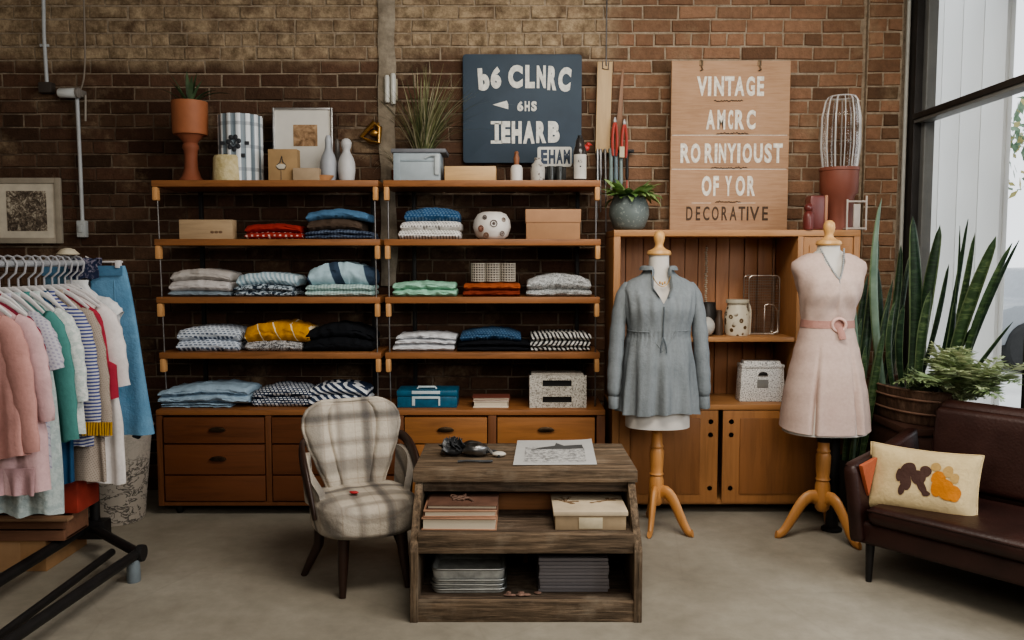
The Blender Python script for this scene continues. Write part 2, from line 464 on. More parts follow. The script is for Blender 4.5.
t = thing('street_tree', 'leafy street tree beyond the window glass', 'tree', (9.6, 14.6, -.12))
m = MB(); m.tube([(0, 0, 0), (.05, 0, 1.2), (-.05, .1, 2.4), (.2, 0, 3.6)], [.14, .12, .1, .05]); m.build('trunk', plain((.1, .08, .06), .9), t)
m = MB(); rr = random.Random(2)
for k in range(420):
    d = Vector((rr.gauss(0, 1), rr.gauss(0, 1), rr.gauss(0, .8))); d.normalize(); p = Vector((-.1, 0, 3.7)) + d * rr.uniform(.3, 1.25)
    s = rr.uniform(.06, .13); M = Matrix.Translation(p) @ Euler((rr.uniform(0, 6), rr.uniform(0, 6), rr.uniform(0, 6))).to_matrix().to_4x4()
    m.prism([(-s, 0), (0, -s * .5), (s, 0), (0, s * .5)], 0, .004, 'xy', M=M, mi=rr.choice((0, 0, 1)))
m.build('crown', [leafmat((.10, .16, .10), (.2, .3, .2)), leafmat((.4, .36, .16), (.5, .45, .2))], t, smooth=0)
# ---------------------------------------------------------------- things fixed to the brick wall
PIPE = plain((.42, .44, .45), .45, metal=0, var=.08)
def pipe_thing(name, label, pts, r):
    t = thing(name, label, 'conduit', (0, 0, 0))
    m = MB(); m.tube(pts, r, 12); m.build('pipe', PIPE, t); return t
fy = WY - .04
t = pipe_thing('electrical_conduit', 'thin grey conduit dropping from the ceiling to a dark junction box at the far left', [(XA(43, fy, 3.1), fy, 3.19), (XA(44, fy, 2.6), fy, 2.6), P(47, 84, fy)], .010)
m = MB(); p = P(47, 88, fy); m.box(p, (.075, .05, .06), .008); m.build('junction_box', plain((.055, .045, .038), .6), t)
m = MB()
for zz in (2.95, 2.55): m.box((XA(44, fy, zz), fy + .005, zz), (.05, .012, .015), .003)
m.build('pipe_clip', PIPE, t)
fy = WY - .045
t = pipe_thing('electrical_conduit', 'thin grey conduit running from the white wall lamp down to a switch box', [P(77, 96, fy), P(80, 160, fy), P(82.5, 222, fy)], .0105)
m = MB(); p = P(82.5, 229, fy); m.box(p, (.05, .04, .095), .006); m.box(p + Vector((0, -.022, .0)), (.022, .012, .04), .003)
m.build('switch_box', plain((.44, .46, .46), .4, var=.1), t)
m = MB(); m.tube([P(85.5, 95, fy), P(85.5, 121, fy)], .006); m.build('short_pipe', plain((.3, .27, .23), .6), t)
t = thing('wall_lamp', 'small white horizontal wall lamp on the bricks, joined to the conduit', 'lamp', P(68, 93, WY - .07))
m = MB(); M = Matrix.Rotation(PI / 2, 4, 'Y'); m.lathe([(0, -.052), (.022, -.052), (.026, -.045), (.028, .04), (.024, .05), (0, .052)], seg=20, M=M); m.build('lamp_housing', plain((.58, .6, .6), .35, var=.06), t)
m = MB(); m.lathe([(0, .05), (.03, .05), (.03, .062), (.018, .07), (0, .07)], seg=16, M=M); m.bx(.05, .075, .0, .06, -.02, .02, .004); m.build('bracket', plain((.2, .18, .16), .5), t)
m = MB(); pts = [Vector((XA(82, fy, 3.1), fy, 3.19)), P(85, 40, fy), P(87, 70, fy), P(84, 84, fy), P(80, 90, fy)]
m.tube(bez(pts, 24), .005, 6); tag(m.build('wall_cable', plain((.24, .2, .16), .7)), 'thin pale cable looping from the ceiling to the wall lamp', 'cable')
m = MB(); xx = XA(893, WY - .05, 1.6); fy = WY - .055
m.tube([(2.213, fy, 3.19), (2.213, fy, 1.2), (2.213, fy, .02)], .011, 10)
tag(m.build('corner_pipe', plain((.36, .36, .33), .5)), 'slim pale pipe running down the brick corner beside the window', 'pipe')

def frame_picture(name, label, x0, y0, x1, y1, Y, fw, fm, matc, inner, printm, tilt=0):
    a, b = P(x0, y1, Y), P(x1, y0, Y); w, h = b.x - a.x, b.z - a.z
    t = thing(name, label, 'picture', ((a.x + b.x) / 2, Y, a.z), rot=(tilt, 0, 0))
    m = MB(); d = .022
    m.bx(-w / 2, -w / 2 + fw, -d, 0, 0, h, .004); m.bx(w / 2 - fw, w / 2, -d, 0, 0, h, .004)
    m.bx(-w / 2 + fw, w / 2 - fw, -d, 0, 0, fw, .004); m.bx(-w / 2 + fw, w / 2 - fw, -d, 0, h - fw, h, .004)
    m.build('frame', fm, t)
    m = MB(); m.bx(-w / 2 + fw, w / 2 - fw, -d * .5, -.002, fw, h - fw, 0); m.build('mat_board', matc, t)
    u0, v0, u1, v1 = inner
    m = MB(); m.bx(-w / 2 + w * u0, -w / 2 + w * u1, -d * .5 - .002, -d * .5, h * v0, h * v1, 0); m.build('print', printm, t)
    return t
g = G('etching'); n = g.noise(34, 5, .7, dist=1.5); v = g.noise(9, 3, .6, dist=1.0)
pm = g.done(g.ramp(g.math('ADD', g.math('MULTIPLY', n, .65), g.math('MULTIPLY', v, .35)), [(.44, (.06, .045, .035)), (.52, (.2, .16, .12)), (.58, (.5, .45, .36))]), .7)
frame_picture('framed_picture', 'square etching in a pale frame hanging above the clothes rail', -4, 178, 61.5, 243.5, WY - .03, .032, plain((.34, .30, .24), .5), plain((.58, .53, .44), .8), (.2, .19, .78, .8), pm)
g = G('sepia_print'); n = g.noise(18, 3, .6, dist=1.2)
pm = g.done(g.ramp(n, [(.35, (.16, .09, .045)), (.55, (.36, .23, .13)), (.7, (.48, .33, .2))]), .7)
# ================================================================ shelving, chest of drawers, cupboard
ZT = [ZA(180, SF), ZA(239, SF), ZA(297, SF), ZA(352.5, SF)]      # shelf tops
ZC = .565                                                          # top of the chest of drawers
TH = .034
SHELFW = wood((.26, .112, .043), .55, 'X', 1.0, .42)
BLOCKW = wood((.50, .27, .115), .7, 'Z', 1.5, .45)
STEEL = metal((.20, .19, .185), .45)
BLACK = plain((.012, .011, .011), .5, var=.2)
def bay(name, label, xl, xr, tops):
    t = thing(name, label, 'shelf', ((xl + xr) / 2, SF, ZC), group='wall shelving bays')
    w = (xr - xl) / 2; c = (xl + xr) / 2
    for i, (px0, px1, z) in enumerate(tops):
        a, b = XA(px0, SF, z) - c, XA(px1, SF, z) - c
        m = MB(); m.bx(a, b, 0, .34, z - TH - ZC, z - ZC, .004); sh = m.build('shelf_board', SHELFW, t)
        for x in (a + .016, b - .016):
            m = MB(); m.bx(x - .0135, x + .0135, -.004, .04, z - TH - .072 - ZC, z - TH - ZC, .008); m.build('bracket_block', BLOCKW, sh)
    z0, z1 = tops[0][2], tops[-1][2]
    for k in (0, 1):
        xa = XA(tops[0][k], SF, z0) - c + (.022, -.022)[k]; xb = XA(tops[-1][k], SF, z1) - c + (.022, -.022)[k]
        m = MB(); m.tube([(xa, .02, z0 - TH - .05 - ZC), (xb, .02, z1 - TH - .05 - ZC), (xb + (.004, 0)[k], .02, .003)], .0042, 8); m.build('rod', STEEL, t)
    for x in (-w + .115, w - .09):
        m = MB(); m.bx(x - .011, x + .011, .348, .37, .02, z0 - ZC - .002, .003); m.build('wall_rail', BLACK, t)
    return t
bay('shelf_bay', 'bay of four wooden shelves on steel rods, carrying the orange planter on its top', -1.88, -.70,
    [(151, 378, ZT[0]), (154, 380, ZT[1]), (156, 380, ZT[2]), (159, 381, ZT[3])])
bay('shelf_bay', 'bay of four wooden shelves on steel rods, under the navy blue sign', -.672, .462,
    [(383, 600.5, ZT[0]), (384, 601, ZT[1]), (385, 600, ZT[2]), (385, 600, ZT[3])])

CHW = wood((.15, .06, .026), .6, 'X', .8, .4); CHV = wood((.15, .06, .026), .6, 'Z', .8, .4)
DRW = wood((.135, .05, .021), .62, 'X', .7, .38)
DRW2 = wood((.31, .135, .048), .66, 'X', .7, .38)
HND = metal((.12, .085, .055), .4)
xl, xr = -1.868, .489
t = thing('chest_of_drawers', 'long low teak chest of drawers standing under the wall shelves', 'chest of drawers', ((xl + xr) / 2, CF, 0))
c = (xl + xr) / 2; zb = .052
m = MB(); m.bx(xl - c, xr - c, 0, .44, ZC - .028, ZC, .004); m.build('top', SHELFW, t)
m = MB()
m.bx(xl - c, xl - c + .03, 0, .43, zb, ZC - .03, .003); m.bx(xr - c - .045, xr - c, 0, .43, zb, ZC - .03, .003)
m.bx(xl - c + .03, xr - c - .045, .02, .43, zb, zb + .012, 0); m.bx(xl - c, xr - c, .42, .436, zb, ZC - .03, 0)
m.bx(xl - c + .03, xr - c - .045, 0.004, .43, zb, zb + .022, .002)
cols = [(164, 265), (272, 397), (404.5, 487.5), (497, 595)]
ed = [(XA(a, CF, .35), XA(b, CF, .35)) for a, b in cols]
for (a, b), (a2, b2) in zip(ed, ed[1:]): m.bx(b + .003 - c, a2 - .003 - c, .002, .4, zb + .022, ZC - .03, .002)
m.build('carcass', CHV, t)
rows = [(ZA(444, CF) + .004, ZC - .04), (ZA(475, CF) + .003, ZA(444, CF) - .004), (zb + .028, ZA(475, CF) - .004)]
for ci, (a, b) in enumerate(ed):
    for ri, (z0, z1) in enumerate(rows):
        m = MB(); m.bx(a - c + .002, b - c - .002, -.004, .36, z0, z1, .003); d = m.build('drawer', DRW2 if ci > 1 else DRW, t)
        if ri < 2:
            xc = (a + b) / 2 - c + (.02 if ci == 0 else .0); zc = (z0 + z1) / 2 + .004
            m = MB(); m.prism([(-.045, 0), (-.03, .012), (0, .017), (.03, .012), (.045, 0), (.03, -.009), (0, -.011), (-.03, -.009)], -.016, -.004, 'xz', .002, M=Matrix.Translation((xc, 0, zc)))
            m.build('cup_handle', HND, d)
for x in (xl - c + .09, 0, xr - c - .09):
    for y in (.06, .38):
        m = MB(); m.lathe([(0, 0), (.014, 0), (.02, .02), (.022, zb), (0, zb)], (x, y, 0), 14); m.build('foot', BLACK, t)

# cupboard with an open hutch at the right
HF, HB = 4.28, 4.66
hl, hr = .529, 1.812; hz = ZA(229.8, HF); zbase = ZA(404.5, HF); zsh = ZA(337.5, HF)
HW = wood((.36, .18, .075), .68, 'X', .9, .42); HV = wood((.33, .165, .07), .68, 'Z', .9, .42)
BOARDM = wood((.33, .16, .08), .55, 'Z', .8, .5)
DOORW = wood((.33, .155, .06), .7, 'Z', .7, .4); PANELW = wood((.24, .105, .04), .66, 'Z', .6, .42)
t = thing('cupboard', 'tall wooden cupboard with an open hutch and panelled doors behind the mannequins', 'cupboard', ((hl + hr) / 2, HF, 0))
c = (hl + hr) / 2; L, Rr = hl - c, hr - c; D = HB - HF
m = MB(); m.bx(L, Rr, 0, D, hz - .034, hz, .004); m.build('top', HW, t)
m = MB(); m.bx(L, L + .036, .001, D, .05, hz - .034, .003); m.build('side_panel', HV, t)
m = MB(); m.bx(Rr - .034, Rr, .001, D, .05, hz - .034, .003); m.build('side_panel', HV, t)
xd = XA(797, HF, 1.2) - c
m = MB(); m.bx(xd, xd + .03, .002, D, zbase, hz - .034, .003); m.build('divider', HV, t)
m = MB(); n = 0
x = L + .036
rr = random.Random(4)
while x < xd - .01:
    w = rr.choice((.075, .085, .1)); e = min(x + w, xd)
    m.bx(x + .002, e - .002, D - .02 - rr.uniform(0, .008), D - .004, zbase, hz - .034, .003); x = e
m.bx(L + .03, Rr - .03, D - .004, D, .05, hz - .03, 0)
m.build('back_board', BOARDM, t)
m = MB(); m.bx(xd + .032, Rr - .036, .006, .03, zbase + .02, hz - .036, .004); m.bx(xd + .06, Rr - .06, .0, .007, zbase + .06, hz - .08, .004); m.build('side_door', HV, t)
m = MB(); m.bx(L + .038, xd - .001, .01, D - .03, zsh - .024, zsh, .003); m.build('shelf_board', HW, t)
m = MB(); m.bx(L - .004, Rr + .004, -.006, D, zbase - .028, zbase, .004); m.build('counter', HW, t)
m = MB(); m.bx(L + .036, Rr - .034, .01, D - .01, .05, .075, 0); m.build('base_board', HW, t)
x0 = XA(619, HF, .4) - c; x1 = XA(718, HF, .4) - c; x2 = XA(722.5, HF, .4) - c; x3 = XA(852, HF, .4) - c
for a, b, ins in ((x0, x1, (.11, .045)), (x2, x3, (.085, .11))):
    z0, z1 = .06, zbase - .032
    m = MB(); m.bx(a, b, -.002, .018, z0, z1, .003); d = m.build('door', DOORW, t)
    m = MB(); pa, pb = a + ins[0] * .9, b - .085
    if ins[0] == .11: pa, pb = a + .06, b - .095
    else: pa, pb = a + .09, b - .09
    m.bx(pa, pb, -.01, -.002, z0 + .05, z1 - .04, .006); m.build('door_panel', PANELW, d)
    px = b - .04 if a == x0 else a + .045
    for z in (z1 - .06, z1 - .13, z0 + .08):
        m = MB(); m.lathe([(0, -.012), (.008, -.012), (.013, -.006), (.013, 0), (0, 0)], seg=14, M=Matrix.Translation((px, -.002, z)) @ Matrix.Rotation(-PI / 2, 4, 'X') @ Matrix.Scale(-1, 4, (0, 0, 1)))
        m.build('latch_knob', HND, d)
m = MB()
for x in (L + .03, 0, Rr - .03):
    pass
for x in (L + .06, Rr - .06):
    for y in (.05, D - .05):
        m = MB(); m.lathe([(0, 0), (.018, 0), (.024, .05), (0, .05)], (x, y, 0), 12); m.build('foot', BLACK, t)

# ================================================================ signs
CREAM = plain((.66, .65, .60), .7, var=.2, scale=40)
SY = WY - .03
g = G('navy_paint'); n = g.noise(6, 5); s2 = g.noise(4, 7, .75, g.mp((1, 1, 14)))
cc = g.mix(g.ramp(s2, [(.66, 0.0), (.74, .4)]), g.ramp(n, [(.3, (.028, .045, .066)), (.7, (.04, .062, .088))]), (.22, .25, .27))
NAVY = g.done(cc, .6)
a, b = P(463, 163, SY - .02), P(582, 54, SY - .02); w, h = b.x - a.x, b.z - a.z
t = thing('painted_sign', 'navy blue square sign with cream lettering and an arrow, hung above the shelves', 'sign', ((a.x + b.x) / 2, SY, a.z))
def rrect(w, h, r, n=6, z0=0):
    pts = []
    for cx, cz, a0 in ((w / 2 - r, z0 + r, -90), (w / 2 - r, z0 + h - r, 0), (-w / 2 + r, z0 + h - r, 90), (-w / 2 + r, z0 + r, 180)):
        for k in range(n + 1): q = R(a0 + 90 * k / n); pts.append((cx + r * cos(q), cz + r * sin(q)))
    return pts
m = MB(); m.prism(rrect(w, h, .02), -.02, 0, 'xz', .004); m.build('board', NAVY, t)
def sx(px): return (px - 463) / 119 * w - w / 2
def sz(py): return (163 - py) / 109 * h
def letter(body, x0, x1, y0, y1, bold=.02, mats=CREAM, rot=0):
    m = MB(); M = None
    if rot: cx, cz = sx((x0 + x1) / 2), sz((y0 + y1) / 2); M = Matrix.Translation((cx, 0, cz)) @ Matrix.Rotation(R(rot), 4, 'Y') @ Matrix.Translation((-cx, 0, -cz))
    m.text(body, sx(x0), sx(x1), sz(y1), sz(y0), -.0205, .003, bold=bold, M=M); return m
for body, x0, x1, y0, y1, bd, rt in (('b', 478.5, 489.5, 68, 90.5, .035, -4), ('6', 491, 501.5, 66.5, 88.5, .03, 0), ('C', 508.5, 523, 65, 88, .03, 0), ('L', 525.5, 535, 65, 88, .03, 0),
                         ('N', 537, 546, 65.5, 88, .03, 0), ('R', 548, 557, 66, 90, .03, 3), ('C', 558.5, 571, 67, 91.5, .03, 5),
                         ('6', 517.5, 523.5, 101, 111, .03, 0), ('H', 525, 530, 101, 111, .03, 0), ('S', 531.5, 537, 101, 111, .03, 0),
                         ('E', 501.5, 510.5, 121, 143, .03, 0), ('H', 512, 522, 121, 143.5, .035, 0), ('A', 523.5, 535, 121, 143.5, .03, 0), ('R', 536.5, 546.5, 121, 143, .03, 0), ('B', 548.5, 560, 121, 142.5, .035, 0)):
    letter(body, x0, x1, y0, y1, bd + (.035 if y1 - y0 > 15 else .02), rot=rt).build('lettering', CREAM, t, smooth=0)
m = MB()
for x0, x1, y0, y1 in ((491, 502.5, 121, 124), (491, 502.5, 140.5, 143.5), (495, 499, 123, 141)): m.bx(sx(x0), sx(x1), -.0235, -.0205, sz(y1), sz(y0), 0)
m.build('lettering', CREAM, t, smooth=0)
m = MB(); m.prism([(sx(493), sz(104.5)), (sx(507), sz(100.5)), (sx(508.5), sz(104)), (sx(508.5), sz(109))], -.0235, -.0205, 'xz'); m.build('arrow', CREAM, t, smooth=0)

# wooden sign leaning over the cupboard
SY2 = 4.60
g = G('sign_wood'); s2 = g.noise(3, 7, .65, g.mp((2.2, 10, 26)), .4); n = g.noise(4, 4)
cc = g.ramp(g.math('ADD', g.math('MULTIPLY', s2, .6), g.math('MULTIPLY', n, .4)), [(.3, (.28, .165, .10)), (.5, (.39, .24, .148)), (.7, (.46, .30, .195))])
SIGNW = g.done(cc, .7, spec=.2)
a, b = P(669.5, 229.5, SY2), P(791, 60.5, SY2); w, h = b.x - a.x, b.z - a.z
t = thing('painted_sign', 'tall brown plank sign with whitewashed lettering standing on the cupboard top', 'sign', ((a.x + b.x) / 2, SY2, hz + .001))
h = b.z - hz
def sx(px): return (px - 669.5) / 121.5 * w - w / 2
def sz(py): return ZA(py, SY2) - hz - .001
cuts = [None, 169, 135, 60.5]
for y0, y1 in zip(cuts, cuts[1:]):
    m = MB(); m.bx(-w / 2, w / 2, 0, .03, (sz(y0) if y0 else 0) + .0008, sz(y1) - .0008, .003); m.build('plank', SIGNW, t)
WASH = plain((.70, .65, .57), .8, var=.25, scale=60); INK = plain((.07, .045, .03), .8, var=.3, scale=60)
def line(chars, mats, y0, y1, bold):
    for ch, x0, x1 in chars:
        m = MB(); m.text(ch, sx(x0), sx(x1), sz(y1), sz(y0), -.0005, .002, bold=bold); m.build('lettering', mats, t, smooth=0)
line([('V', 695.5, 706), ('I', 706.8, 710), ('N', 713, 723), ('T', 724, 733.5), ('A', 734, 744), ('G', 746, 754.5), ('E', 757, 764)], WASH, 76.5, 96, .04)
line([('A', 705.5, 714.5), ('M', 717, 725), ('C', 728, 733), ('R', 735, 744.5), ('C', 747, 756)], WASH, 110, 129.5, .04)
line([('R', 679.7, 689.5), ('O', 690.3, 700), ('R', 704.5, 713.5), ('I', 714.8, 717.5), ('N', 719, 726.5), ('Y', 727.5, 737), ('I', 738, 741), ('O', 743.5, 753), ('U', 755, 764), ('S', 766, 773.5), ('T', 775, 784.5)], WASH, 143.5, 163, .04)
line([('O', 702, 712), ('F', 714, 719.5), ('Y', 726, 733), ('O', 737, 746.5), ('R', 749, 757)], WASH, 176, 196, .04)
line([('D', 686.5, 693), ('E', 696.5, 701), ('C', 704, 710.5), ('O', 713, 720), ('R', 723, 729), ('A', 731.5, 738.5), ('T', 740.5, 747.5), ('I', 749, 750.8), ('V', 752, 762), ('E', 765, 771)], INK, 206.5, 220.5, .015)
m = MB()
for y in (135.2, 169.2):
    m.bx(sx(671), sx(789), -.0008, .0005, sz(y) - .0015, sz(y) + .0015, 0)
m.bx(sx(692), sx(712), -.0008, 0, sz(203) - .001, sz(203) + .001, 0); m.bx(sx(739), sx(758), -.0008, 0, sz(203) - .001, sz(203) + .001, 0)
m.build('painted_rule', WASH, t, smooth=0)
rr = random.Random(8)
for xa, xb, y in ((713, 742, 101.5), (716, 747, 134), (711, 748, 168.5), (716, 741, 202.5)):
    m = MB(); x = xa
    while x < xb:
        l = rr.uniform(2.5, 4.5); zc = sz(y) + rr.uniform(-.002, .004)
        m.tube([(sx(x), -.001, zc), (sx(x + l * .5), -.002, zc + rr.uniform(.002, .006)), (sx(x + l), -.001, zc)], [.0015, .0035, .0012], 6); x += l * .8
    m.build('scroll_ornament', INK, t)
for px in (699.5, 759):
    m = MB(); m.tube([(sx(px), .012, sz(60)), (sx(px), -.004, sz(61)), (sx(px), -.006, sz(66)), (sx(px + 1.5), -.008, sz(70)), (sx(px - 1), -.008, sz(71))], .004, 8)
    m.bx(sx(px - 2), sx(px + 2), -.004, 0, sz(66), sz(60.5), .002); m.build('hook', HND, t)
# ================================================================ things on the top shelf
Z0 = ZT[0] + .0006
def pxw(x0, x1, Y, z): return XA(x0, Y, z), XA(x1, Y, z)
YI = 4.47
TERRA = ceramic((.34, .128, .06), .6); TERRAD = ceramic((.25, .085, .045), .7)
def dims(x0, y0, x1, Y, z0):
    """pixel box -> centre x, width, height for a thing whose front is at depth Y and which stands at z0"""
    zt = ZA(y0, Y); a, b = XA(x0, Y, (zt + z0) / 2), XA(x1, Y, (zt + z0) / 2)
    return (a + b) / 2, b - a, zt - z0
def blade(m, base, az, length, width, lean, droop, mi=0, n=7, fold=.15, twist=0):
    """one leaf: a strip that leaves its base and bends over"""
    pts = []; p = Vector(base); ang = lean
    for i in range(n + 1):
        t = i / n; pts.append((p.copy(), t, ang)); ang += droop / n
        p = p + Vector((cos(az) * sin(ang), sin(az) * sin(ang), cos(ang))) * (length / n)
    side = Vector((-sin(az), cos(az), 0))
    def f(u, v):
        p, t, a = pts[int(round(v * n))]
        w = width * (.55 + .9 * t - 1.45 * t ** 2.2) if t < .98 else .0006
        w = max(w, .0006); q = (u - .5)
        up = Vector((-cos(az) * cos(a), -sin(az) * cos(a), sin(a)))
        s = side * cos(twist * t) + up * sin(twist * t)
        return p + s * (q * w) + up * (abs(q) * w * fold * 2)
    m.sheet(f, 2, n, mi)
cx, w, h = dims(172.5, 80, 208, YI, Z0); zt = ZA(102, YI) - Z0; zm = ZA(135, YI) - Z0
t = thing('pedestal_planter', 'orange cylinder planter with a spiky plant, raised on a turned clay foot, top shelf', 'planter', (cx, YI, Z0))
m = MB(); m.lathe([(0, 0), (.062, 0), (.064, .012), (.05, .03), (.036, .07), (.033, .13), (.036, zm - .085), (.044, zm - .07), (.041, zm - .055), (.036, zm - .045), (.045, zm - .03), (.062, zm - .012), (.07, zm), (0, zm)], seg=32); m.build('pedestal', TERRAD, t)
r = w / 2 * .98
m = MB(); m.lathe([(0, zm), (r * .93, zm), (r * .97, zm + .012), (r, zt - .006), (r, zt), (r - .008, zt), (r - .01, zt - .02), (0, zt - .02)], seg=36); m.build('pot', TERRA, t)
rr = random.Random(3); LG = leafmat((.035, .06, .03), (.08, .125, .06))
for az, L, ln, dr in ((172, .2, .75, .5), (12, .24, .6, 1.2), (355, .17, .5, 1.0), (195, .17, .35, .4), (120, .2, .12, .2), (250, .14, .5, .6), (300, .17, .25, .6), (345, .15, .2, .5), (178, .19, .3, .3), (60, .19, .1, .2)):
    m = MB(); blade(m, (cos(R(az)) * .015, sin(R(az)) * .015, zt - .02), R(az), L, .034, ln, dr); m.build('leaf', LG, t)
# striped tin
cx, w, h = dims(220, 116.5, 262, YI + .02, Z0)
g = G('striped_tin'); s = g.sep(); ang = g.math('ARCTAN2', s[1], s[0])
f = g.math('FRACT', g.math('MULTIPLY', g.math('ADD', ang, 10.0), 14 / (2 * PI)))
c1 = g.mix(g.ramp(f, [(0, 0.0), (.45, 0.0), (.5, 1.0), (.95, 1.0)], ), (.66, .69, .71), (.16, .20, .23))
bandz = g.math('FRACT', g.math('DIVIDE', s[2], .12)); c1 = g.mix(g.ramp(bandz, [(.40, 0.0), (.44, .0), (.45, .5), (.6, .5), (.61, 0.0)]), c1, (.1, .12, .15), )
TIN = g.done(c1, .35)
t = thing('striped_tin', 'tall fluted tin with white and slate stripes and a dark emblem, behind the cream candle', 'tin', (cx, YI + .02, Z0))
m = MB(); m.lathe([(0, 0), (w / 2, 0), (w / 2, h), (w / 2 - .006, h), (w / 2 - .008, h - .03), (0, h - .03)], seg=84, fn=lambda a, z: 1 + .035 * cos(a * 14)); m.build('body', TIN, t)
m = MB(); INKB = plain((.03, .033, .04), .6)
ec = h * .56; ey = -w / 2 - .006
for k in range(7):
    a = 2 * PI * k / 7 + .3; m.blob((cos(a) * .028, ey + .004, ec + sin(a) * .032), (.013, .005, .014), 10)
m.tube([(cos(a) * .02, ey, ec + sin(a) * .023) for a in [2 * PI * k / 20 for k in range(20)]], .003, 6, closed=True)
m.tube([(-.012, ey, ec + .01), (0, ey - .001, ec - .012), (.012, ey, ec + .01)], .003, 6)
for sx_ in (-1, 1):
    m.bx(sx_ * .065 - .012, sx_ * .065 + .012, ey + .018, ey + .022, ec - .008, ec + .01, .002); m.bx(sx_ * .046 - .011, sx_ * .046 + .011, ey + .008, ey + .012, ec - .075, ec - .055, .002)
m.build('emblem', INKB, t)
# cream candle
cx, w, h = dims(213, 156, 244.5, YI - .05, Z0)
m = MB(); m.lathe([(0, 0), (w / 2, 0), (w / 2 * 1.0, .01), (w / 2 * .93, h - .012), (w / 2 * .85, h), (.02, h - .004), (0, h - .004)], seg=30, fn=lambda a, z: 1 + .03 * nz(cos(a) * 3, sin(a) * 3, z * 20))
g = G('candle_wax'); g.bump(g.noise(60, 4), .6, .01)
tag(m.build('pillar_candle', g.done(g.ramp(g.noise(30, 4), [(.3, (.42, .34, .17)), (.7, (.58, .5, .31))]), .7), loc=(cx, YI - .05, Z0)), 'short fat cream candle block in front of the striped tin', 'candle')
# kraft box with emblem
KR = plain((.34, .225, .115), .8, var=.12)
cx, w, h = dims(268, 149, 297, YI - .1, Z0)
t = thing('kraft_box', 'small upright brown card box with a pale printed label, top shelf', 'box', (cx, YI - .1, Z0))
m = MB(); m.bx(-w / 2, w / 2, 0, .07, 0, h, .003); m.build('box_body', KR, t)
m = MB(); m.blob((-.008, -.001, h * .45), (.026, .002, .014), 16); m.build('label', plain((.5, .46, .38), .7), t)
m = MB(); pts = [(-.028, h * .5), (-.012, h * .57), (-.002, h * .78), (.002, h * .6), (.016, h * .5)]
m.tube([(x, -.002, z) for x, z in pts], .0022, 6); m.tube([(-.008, -.002, h * .33), (-.008, -.002, .005)], .0012, 6); m.tube([(-.034 , -.003, h * .45), (-.02, -.003, h * .36), (.012, -.003, h * .36), (.02, -.003, h * .47)], .0016, 6); m.build('emblem', INKB, t)
cx, w, h = dims(293, 168, 319, YI - .12, Z0)
m = MB(); m.bx(-w / 2, w / 2, 0, .06, 0, h, .003); tag(m.build('small_box', plain((.36, .27, .18), .8), loc=(cx, YI - .125, Z0)), 'little tan box beside the brown card box', 'box')
cx, w, h = dims(311, 175, 333, YI - .1, Z0)
m = MB(); m.lathe([(0, 0), (.035, 0), (w / 2, h), (w / 2 - .006, h), (.03, .006), (0, .006)], sy=.7, seg=28); tag(m.build('wooden_dish', wood((.45, .24, .12), .7), loc=(cx, YI - .07, Z0)), 'shallow pinkish wooden dish in front of the two pale vases', 'dish')
# framed sepia print leaning at the wall
a, b = P(274.5, 179, 4.6), P(333, 103, 4.6)
t = frame_picture('framed_picture', 'small sepia print in a wide white mount and thin silver frame, standing on the shelf', 274.5, 103.5, 333, 180, 4.61, .012, metal((.5, .5, .5), .4), plain((.62, .60, .55), .8, var=.04), (.34, .5, .74, .66 + .12), pm)
t.location.z = Z0 + .001
# vases shaped like pins
def pin(px, y0, wpx, c, name, label, Y):
    cx, w, h = dims(px - wpx / 2, y0, px + wpx / 2, Y + .02, Z0); r = w / 2
    hd = .62 if wpx > 17.2 else .40
    m = MB(); m.lathe([(0, 0), (r * .72, 0), (r * .88, h * .06), (r, h * .26), (r * .98, h * .42), (r * .78, h * .56), (r * .48, h * .67), (r * .40, h * .73), (r * (hd * .92), h * .82), (r * hd, h * .9), (r * hd * .75, h * .97), (r * .2, h), (0, h)], seg=28)
    return tag(m.build('pin_vase', ceramic(c, .4, None), loc=(cx, Y + .02, Z0)), label, 'vase')
pin(328.5, 135.5, 17, (.36, .38, .41), 'v', 'slate blue pin shaped vase beside the white mounted print', 4.43)
pin(346.5, 138.5, 17.5, (.50, .50, .50), 'v', 'pale grey pin shaped vase at the end of the top shelf', 4.42)
pin(337.5, 139, 12, (.09, .08, .07), 'v', 'dark brown slim vase half hidden between the two pale vases', 4.52)
# brass ornament on the wall
p = P(371, 133, WY - .05)
t = thing('brass_ornament', 'golden three cornered brass loop hanging on the bricks above the pale vases', 'ornament', p)
GOLD = metal((.5, .3, .1), .38)
m = MB(); m.tube([(-.055, 0, -.02), (.02, -.01, .055), (.05, 0, .03), (.045, -.01, -.055), (.0, 0, -.05)], [.012, .016, .014, .012, .014], 10, closed=True); m.build('loop', GOLD, t)
m = MB(); m.blob((.02, 0, .0), (.026, .016, .02), 12); m.tube([(.03, .0, .03), (.04, .02, .06)], .006, 8); m.build('bell', GOLD, t)
# white tube fixture on the plaster strip
p = P(391, 89, WY - .05)
t = thing('tube_light', 'pair of short white tubes fixed to the pale plaster strip', 'lamp', p)
for dx, l in ((-.022, .15), (.012, .17)):
    m = MB(); m.lathe([(0, -l / 2), (.013, -l / 2), (.015, -l / 2 + .01), (.015, l / 2 - .01), (.011, l / 2), (0, l / 2)], (dx, 0, 0), 16); m.build('tube', plain((.52, .52, .48), .35), t)
m = MB(); m.bx(-.045, .035, .012, .028, -.06, .06, .003); m.build('mounting_plate', plain((.3, .27, .2), .6), t)
